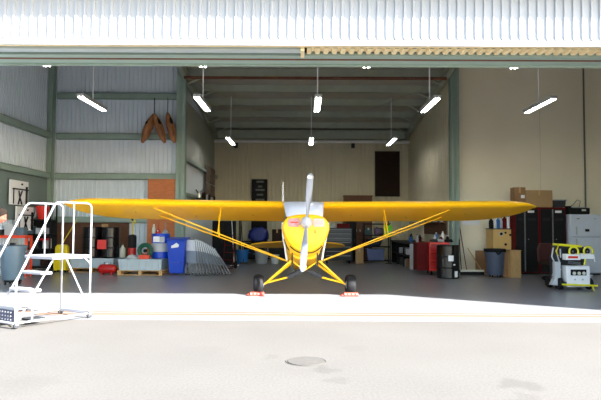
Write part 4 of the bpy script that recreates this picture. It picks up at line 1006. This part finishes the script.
a = cp(556, 249); b = cp(566, 282); MB().bb((a[0] + .04, -.12, b[1]), (b[0], .14, a[1] - .12)).build('side_tank', DGR, t, bevel=.03)
for (u, v_) in (((557.5, 250), (561, 262)), ((562, 249), (562.5, 258)), ((556.5, 268), (563, 270))):
    p1, p2 = cp(*u), cp(*v_); MB().tube([(p1[0], -.2, p1[1]), (p2[0], -.2, p2[1])], .016, 6).build('pipe', LGREY, t)
p1, p2 = cp(554, 262), cp(562, 279); MB().bb((p1[0] + .03, -.24, p2[1]), (p2[0], -.13, p1[1])).build('side_plate', LGREY, t, bevel=.01)
p1 = cp(557, 248); p2 = cp(554.5, 257); p3 = cp(559, 266); p4 = cp(556, 277)
MB().tube([(p1[0], -.1, p1[1]), (p2[0], -.14, p2[1]), (p3[0], -.14, p3[1]), (p4[0], -.1, p4[1])], .018, 8).build('hose', LGREY, t, smooth=True)
p1 = cp(560, 246); p2 = cp(557, 252); p3 = cp(560, 256); MB().tube([(p1[0], -.2, p1[1]), (p2[0], -.24, p2[1]), (p3[0], -.2, p3[1])], .016, 6).build('hose', YELP, t, smooth=True)
p1 = cp(584.5, 259); p2 = cp(583, 265); MB().tube([(p1[0], -.37, p1[1]), (p2[0], -.37, p2[1])], .02, 6).build('yellow_lever', YELL, t)
p1 = cp(567, 262); p2 = cp(580, 263.5); MB().tube([(p1[0], -.33, p1[1]), (p2[0], -.33, p2[1])], .03, 8).build('pipe', CHROME, t)
p1 = cp(552, 284); p2 = cp(559, 275); MB().prism([(p1[0], p1[1] - .03), (p2[0] + .03, p1[1] - .05), (p2[0] + .03, p2[1]), (p2[0] - .04, p2[1])], -.25, -.1, 'Y').build('fender', LGREY, t, bevel=.01)
for (px, yy) in ((560.5, -.22), (560.5, .25), (593, .25), (592, -.2)):
    p = cp(px, 284); MB().lathe([(.03, -.05), (.13, -.05), (.145, 0), (.13, .05), (.03, .05)], 24, c=(p[0], yy, .145), axis='X').build('wheel', BLK, t, smooth=True)
p = cp(562, 284); q = cp(592, 284); MB().tube([(p[0], .25, .145), (q[0], .25, .145)], .02, 8).build('axle', DGR, t)
p = cp(562, 284); MB().bb((p[0] + .05, -.33, .14), (q[0] - .05, .33, .19)).build('chassis', DGR, t)
p1 = cp(590, 276); p2 = cp(596, 276); MB().tube([(p1[0], -.2, p1[1]), (p2[0], -.2, p2[1])], .02, 6).build('bracket', LGREY, t)

# ------------------------------------------------------------------ rolling platform ladder
Bp = Vector((-3.33, 9.25)); u = Vector((.55, .835)).normalized(); v = Vector((-.835, .55)).normalized()
L, W = 1.24, .74
ang = math.atan2(u.y, u.x)
orig = Bp - u * L                         # front corner nearest the camera
lad = thing('platform_ladder', 'white rolling platform ladder with handrails standing in the sun', 'ladder', (orig.x, orig.y, .005), ang)
# local: +x from the foot to the back, +y across to the far side
LADW = mat('ladder_white', (150, 150, 156), .5, 0, .03)
def lt(pts, r, name, m=LADW): return MB().tube(pts, r, 8).build(name, m, lad, smooth=True)
def arc(a, b, c, n=5):                    # rounded corner a-b-c
    a, b, c = Vector(a), Vector(b), Vector(c); return [(a * (1 - t) ** 2 + b * 2 * t * (1 - t) + c * t * t) for t in [i / n for i in range(n + 1)]]
xp = L - .64; ZP = .99; ZR = 1.80
for y in (0, W):
    pts = [(.02, y, .06), (.02, y, .55)] + arc((.02, y, .58), (.02, y, .66), (.05, y, .72)) + arc((xp - .04, y, ZR - .10), (xp, y, ZR), (xp + .08, y, ZR)) + arc((L - .10, y, ZR), (L, y, ZR), (L, y, ZR - .1)) + [(L, y, .06)]
    lt(pts, .0135, 'handrail')
    lt([(.0, y, .075), (L, y, .075)], .0135, 'base_rail')
    lt([(xp + .32, y, ZR), (xp + .32, y, ZP)], .011, 'rail_post')
    if y == 0: lt([(xp + .2, y, ZP - .03), (L, y, .12)], .013, 'brace')
    yy = y + (.06 if y == 0 else -.06)
    lt([(.10, yy, .10), (xp + .04, yy, ZP - .03)], .013, 'stringer')
    lt([(L - .14, y, ZP - .02), (L, y, ZP - .14)], .013, 'gusset')
lt([(L, 0, .075), (L, W, .075)], .019, 'crossbar'); lt([(.0, 0, .075), (.0, W, .075)], .019, 'crossbar')
MB().bb((xp - .02, -.0, ZP - .05), (L, W, ZP)).build('platform', LADW, lad, bevel=.01)
for (x, z) in ((xp - .07, .76), (xp - .24, .52)):
    st = MB().bb((x - .09, .06, z - .04), (x + .09, W - .13, z)).build('step', LADW, lad, bevel=.008)
st = MB().bb((.02, .03, .255), (.26, W - .03, .30)).build('step', LADW, lad, bevel=.008)
gr = MB().bb((.015, .04, .09), (.03, W - .04, .25)).build('kick_plate', mat('perforated_grey', (60, 62, 84), .5, .3), lad)
for j in range(9):
    for k in range(3): MB().lathe([(.011, .0), (.011, .016)], 8, c=(.0, .09 + j * .07, .12 + k * .05), axis='X').build('perforation', LADW, gr)
lt([(.03, -.02, .08), (.03, -.02, .27), (.08, -.02, .31), (.2, -.02, .31), (.26, -.02, .27), (.26, -.02, .08)], .013, 'lock_pedal')
MB().bb((.30, .10, .06), (.55, .3, .09)).build('counterweight', DGR, lad)
for (x, y) in ((.04, .0), (.04, W), (L, 0), (L, W)):
    cs = MB().lathe([(.012, -.016), (.045, -.016), (.05, 0), (.045, .016), (.012, .016)], 18, c=(x, y, .05), axis='Y').build('caster', DGR, lad, smooth=True)
    MB().bb((x - .02, y - .025, .05), (x + .02, y - .018, .10)).build('fork', LGREY, cs)

# ------------------------------------------------------------------ person at the left edge
def person():
    D = 9.15; hx = gx(4.0, D, 215)
    base = Vector((hx - .40, D, .0))
    t = thing('person', 'person with short grey-brown hair in a navy shirt at the left edge, looking right', 'person', base)
    def skinmesh(name, pts, edges, m_, sub=2, root=0, parent=t):
        me = bpy.data.meshes.new(name); me.from_pydata([p[:3] for p in pts], edges, []); o = bpy.data.objects.new(name, me); C.objects.link(o); o.parent = parent
        sk = o.modifiers.new('skin', 'SKIN'); sk.use_smooth_shade = True
        for i, p in enumerate(pts):
            r = p[3]; me.skin_vertices[0].data[i].radius = r if isinstance(r, tuple) else (r, r)
        me.skin_vertices[0].data[root].use_root = True
        s = o.modifiers.new('sub', 'SUBSURF'); s.levels = sub; s.render_levels = sub
        me.materials.append(m_); return o
    # facing +x; y is across the body
    P = [(0, 0, .95, .12), (.05, 0, 1.15, .10), (.12, 0, 1.31, .12), (.18, 0, 1.41, .075), (.24, 0, 1.47, .058), (.28, 0, 1.52, .055),
         (.14, -.17, 1.38, .062), (.06, -.23, 1.12, .046), (.12, -.22, .88, .034), (.14, -.21, .84, .034),
         (.14, .17, 1.38, .062), (.06, .23, 1.12, .046), (.12, .22, .88, .034), (.14, .21, .84, .034),
         (.0, -.10, .88, .095), (.03, -.10, .50, .062), (-.02, -.10, .10, .042), (.03, -.10, .045, .042), (.15, -.11, .035, .036),
         (.0, .10, .88, .095), (.03, .10, .50, .062), (-.02, .10, .10, .042), (.03, .10, .045, .042), (.15, .11, .035, .036)]
    E = [(0, 1), (1, 2), (2, 3), (3, 4), (4, 5), (2, 6), (6, 7), (7, 8), (8, 9), (2, 10), (10, 11), (11, 12), (12, 13), (0, 14), (14, 15), (15, 16), (16, 17), (17, 18), (0, 19), (19, 20), (20, 21), (21, 22), (22, 23)]
    body = skinmesh('body', P, E, SKIN)
    body.scale = (1, 1, 1)
    # head
    bm = bmesh.new(); bmesh.ops.create_uvsphere(bm, u_segments=28, v_segments=20, radius=1)
    for q in bm.verts:
        x, y, z = q.co
        X, Y, Zc = x * .100, y * .077, z * .122
        if z < -.2: X = X * (1 - .28 * (-z - .2)) + .012 * (-z); Y *= 1 - .42 * (-z - .2)
        if x > .5:
            if abs(y) < .22 and -.35 < z < .12: X += .026 * (1 - abs(y) / .22) * (1 - abs(z + .22) / .45)      # nose
            if .05 < z < .22 and .18 < abs(y) < .5: X -= .008                                             # eye sockets
            if -.62 < z < -.5: X -= .006                                                                    # mouth line
            if -.95 < z < -.72: X += .010                                                                   # chin
        q.co = (X, Y, Zc)
    me = bpy.data.meshes.new('head'); bm.to_mesh(me); bm.free(); me.materials.append(SKIN); me.shade_smooth()
    h = bpy.data.objects.new('head', me); C.objects.link(h); h.parent = body; h.location = (.335, 0, 1.60); h.rotation_euler = (0, R(20), 0)
    m = MB(); secs = []
    for k in range(11):                                             # hair: forehead line high, nape low
        secs.append([])
        for j in range(28):
            g = 2 * PI * j / 28; front = max(0, math.cos(g)); low = R(62) + R(58) * (1 - front) ** 1.2 if front > 0 else R(120)
            th = max(.02, k / 10 * min(low, R(112))); st = 1 + .05 * math.sin(9 * g + 2 * k) * (k / 10)
            secs[-1].append((.112 * st * math.sin(th) * math.cos(g) - .003, .087 * st * math.sin(th) * math.sin(g), .134 * math.cos(th)))
    m.loft(secs, cap=False); hr = m.build('hair', HAIR, body, smooth=True, loc=h.location); hr.rotation_euler = h.rotation_euler
    for s in (-1, 1):
        e = MB().lathe([(.001, -.008), (.006, -.006), (.008, 0), (.006, .006), (.001, .008)], 10, c=(.088, s * .030, .012), axis='X').build('eye', BLK, body, smooth=True, loc=h.location); e.rotation_euler = h.rotation_euler
        m = MB(); m.torus((-.008, s * .078, -.005), .020, .008, 'Y', 14, 6); m.torus((-.008, s * .078, -.005), .008, .007, 'Y', 10, 6); e = m.build('ear', SKIN, body, smooth=True, loc=h.location); e.rotation_euler = h.rotation_euler
    e = MB().tube([(.083, -.022, -.066), (.092, 0, -.066), (.083, .022, -.066)], .005, 6).build('mouth', mat('lip', (170, 92, 80), .6), body, loc=h.location); e.rotation_euler = h.rotation_euler
    # hands: palm chain plus five fingers each
    for s in (-1, 1):
        wr = Vector((.135, s * .213, .845)); d = Vector((.28, s * .02, -.96)).normalized(); side = Vector((0, 1, 0)); out = Vector((.96, 0, .28))
        HP = [tuple(wr) + (.026,), tuple(wr + d * .05) + ((.034, .020),), tuple(wr + d * .09) + ((.036, .018),)]; HE = [(0, 1), (1, 2)]
        skinmesh('hand', HP, HE, SKIN, 2, 0, body)
        for (o_, ln, bend) in ((-.027, .068, .3), (-.009, .078, .3), (.009, .073, .35), (.026, .058, .4)):
            p0 = wr + d * .085 + out * o_ ; p1 = p0 + d * ln * .45 - side * s * .005; p2 = p1 + (d * .85 - side * s * .4).normalized() * ln * .32; p3 = p2 + (d * .6 - side * s * .8).normalized() * ln * .26
            MB().tube([p0, p1, p2, p3], [.0095, .009, .008, .006], 8).build('finger', SKIN, body, smooth=True)
        p0 = wr + d * .03 + out * .022; p1 = p0 + (d * .6 + out * .7).normalized() * .035; p2 = p1 + d * .028
        MB().tube([p0, p1, p2], [.012, .010, .008], 8).build('thumb', SKIN, body, smooth=True)
    # clothes
    S = [(-.02, 0, .80, .180), (.05, 0, 1.13, .185), (.12, 0, 1.31, .195), (.17, 0, 1.405, .115), (.14, -.175, 1.38, .075), (.08, -.225, 1.18, .064), (.14, .175, 1.38, .075), (.08, .225, 1.18, .064)]
    skinmesh('shirt', S, [(0, 1), (1, 2), (2, 3), (2, 4), (4, 5), (2, 6), (6, 7)], SHIRT, 2, 0, body)
    T = [(0, 0, .97, .15), (0, -.10, .86, .112), (.03, -.10, .50, .082), (-.015, -.10, .12, .066), (0, .10, .86, .112), (.03, .10, .50, .082), (-.015, .10, .12, .066)]
    skinmesh('trousers', T, [(0, 1), (1, 2), (2, 3), (0, 4), (4, 5), (5, 6)], JEAN, 2, 0, body)
    for s in (-1, 1):
        m = MB(); m.loft([[(x_, s * .105 + yy * wd, z_) for (x_, z_, wd) in ((-.07, .0, .8), (.22, .0, .8), (.235, .03, .9), (.16, .075, .9), (.05, .11, .9), (-.07, .10, .9))] for yy in (-.055, -.03, .03, .055)]); m.build('shoe', BROWND, body, smooth=False, bevel=.012)
person()

# ------------------------------------------------------------------ marks on the pavement
def ground_pt(px, py):
    d = CR @ Vector(((px - 300.5) / F, -(py - 200) / F, -1)); s = -CAMH / d.z
    return Vector((d.x * s, d.y * s, 0))
g = ground_pt(306, 361.5)
t = thing('ground_cover', 'round worn cover set flush in the pavement ahead of the airplane', 'ground cover', (g.x, g.y, .001))
MB().lathe([(.20, .0), (.20, .006), (.001, .006)], 40).build('plate', mat('worn_cover', (72, 69, 65), .9, 0, .12, 14), t)
MB().lathe([(.205, 0), (.215, .005), (.225, 0)], 40, cap=False).build('ring', STAIN, t)

# ------------------------------------------------------------------ light
az = Vector((-.84, .54)).normalized(); el = R(32)
sd = Vector((az.x * math.cos(el), az.y * math.cos(el), -math.sin(el)))
sl = bpy.data.lights.new('sun', 'SUN'); sl.energy = 15.5; sl.angle = R(.55); sl.color = (1, .975, .94)
so = bpy.data.objects.new('sun', sl); C.objects.link(so); so.rotation_euler = sd.to_track_quat('-Z', 'Y').to_euler(); so.location = (20, -15, 20)
w = bpy.data.worlds.new('sky'); bpy.context.scene.world = w; w.use_nodes = True
nt = w.node_tree; bg = nt.nodes['Background']
sky = nt.nodes.new('ShaderNodeTexSky'); sky.sky_type = 'NISHITA'; sky.sun_disc = False; sky.sun_elevation = el
sky.sun_rotation = math.atan2(-sd.x, -sd.y); sky.air_density = 1.2; sky.dust_density = 1.0; sky.ozone_density = 1.0
nt.links.new(sky.outputs['Color'], bg.inputs['Color']); bg.inputs['Strength'].default_value = .30
vs = bpy.context.scene.view_settings
vs.view_transform = 'Standard'; vs.look = 'None'; vs.gamma = 1; vs.use_curve_mapping = False; vs.exposure = 1.28
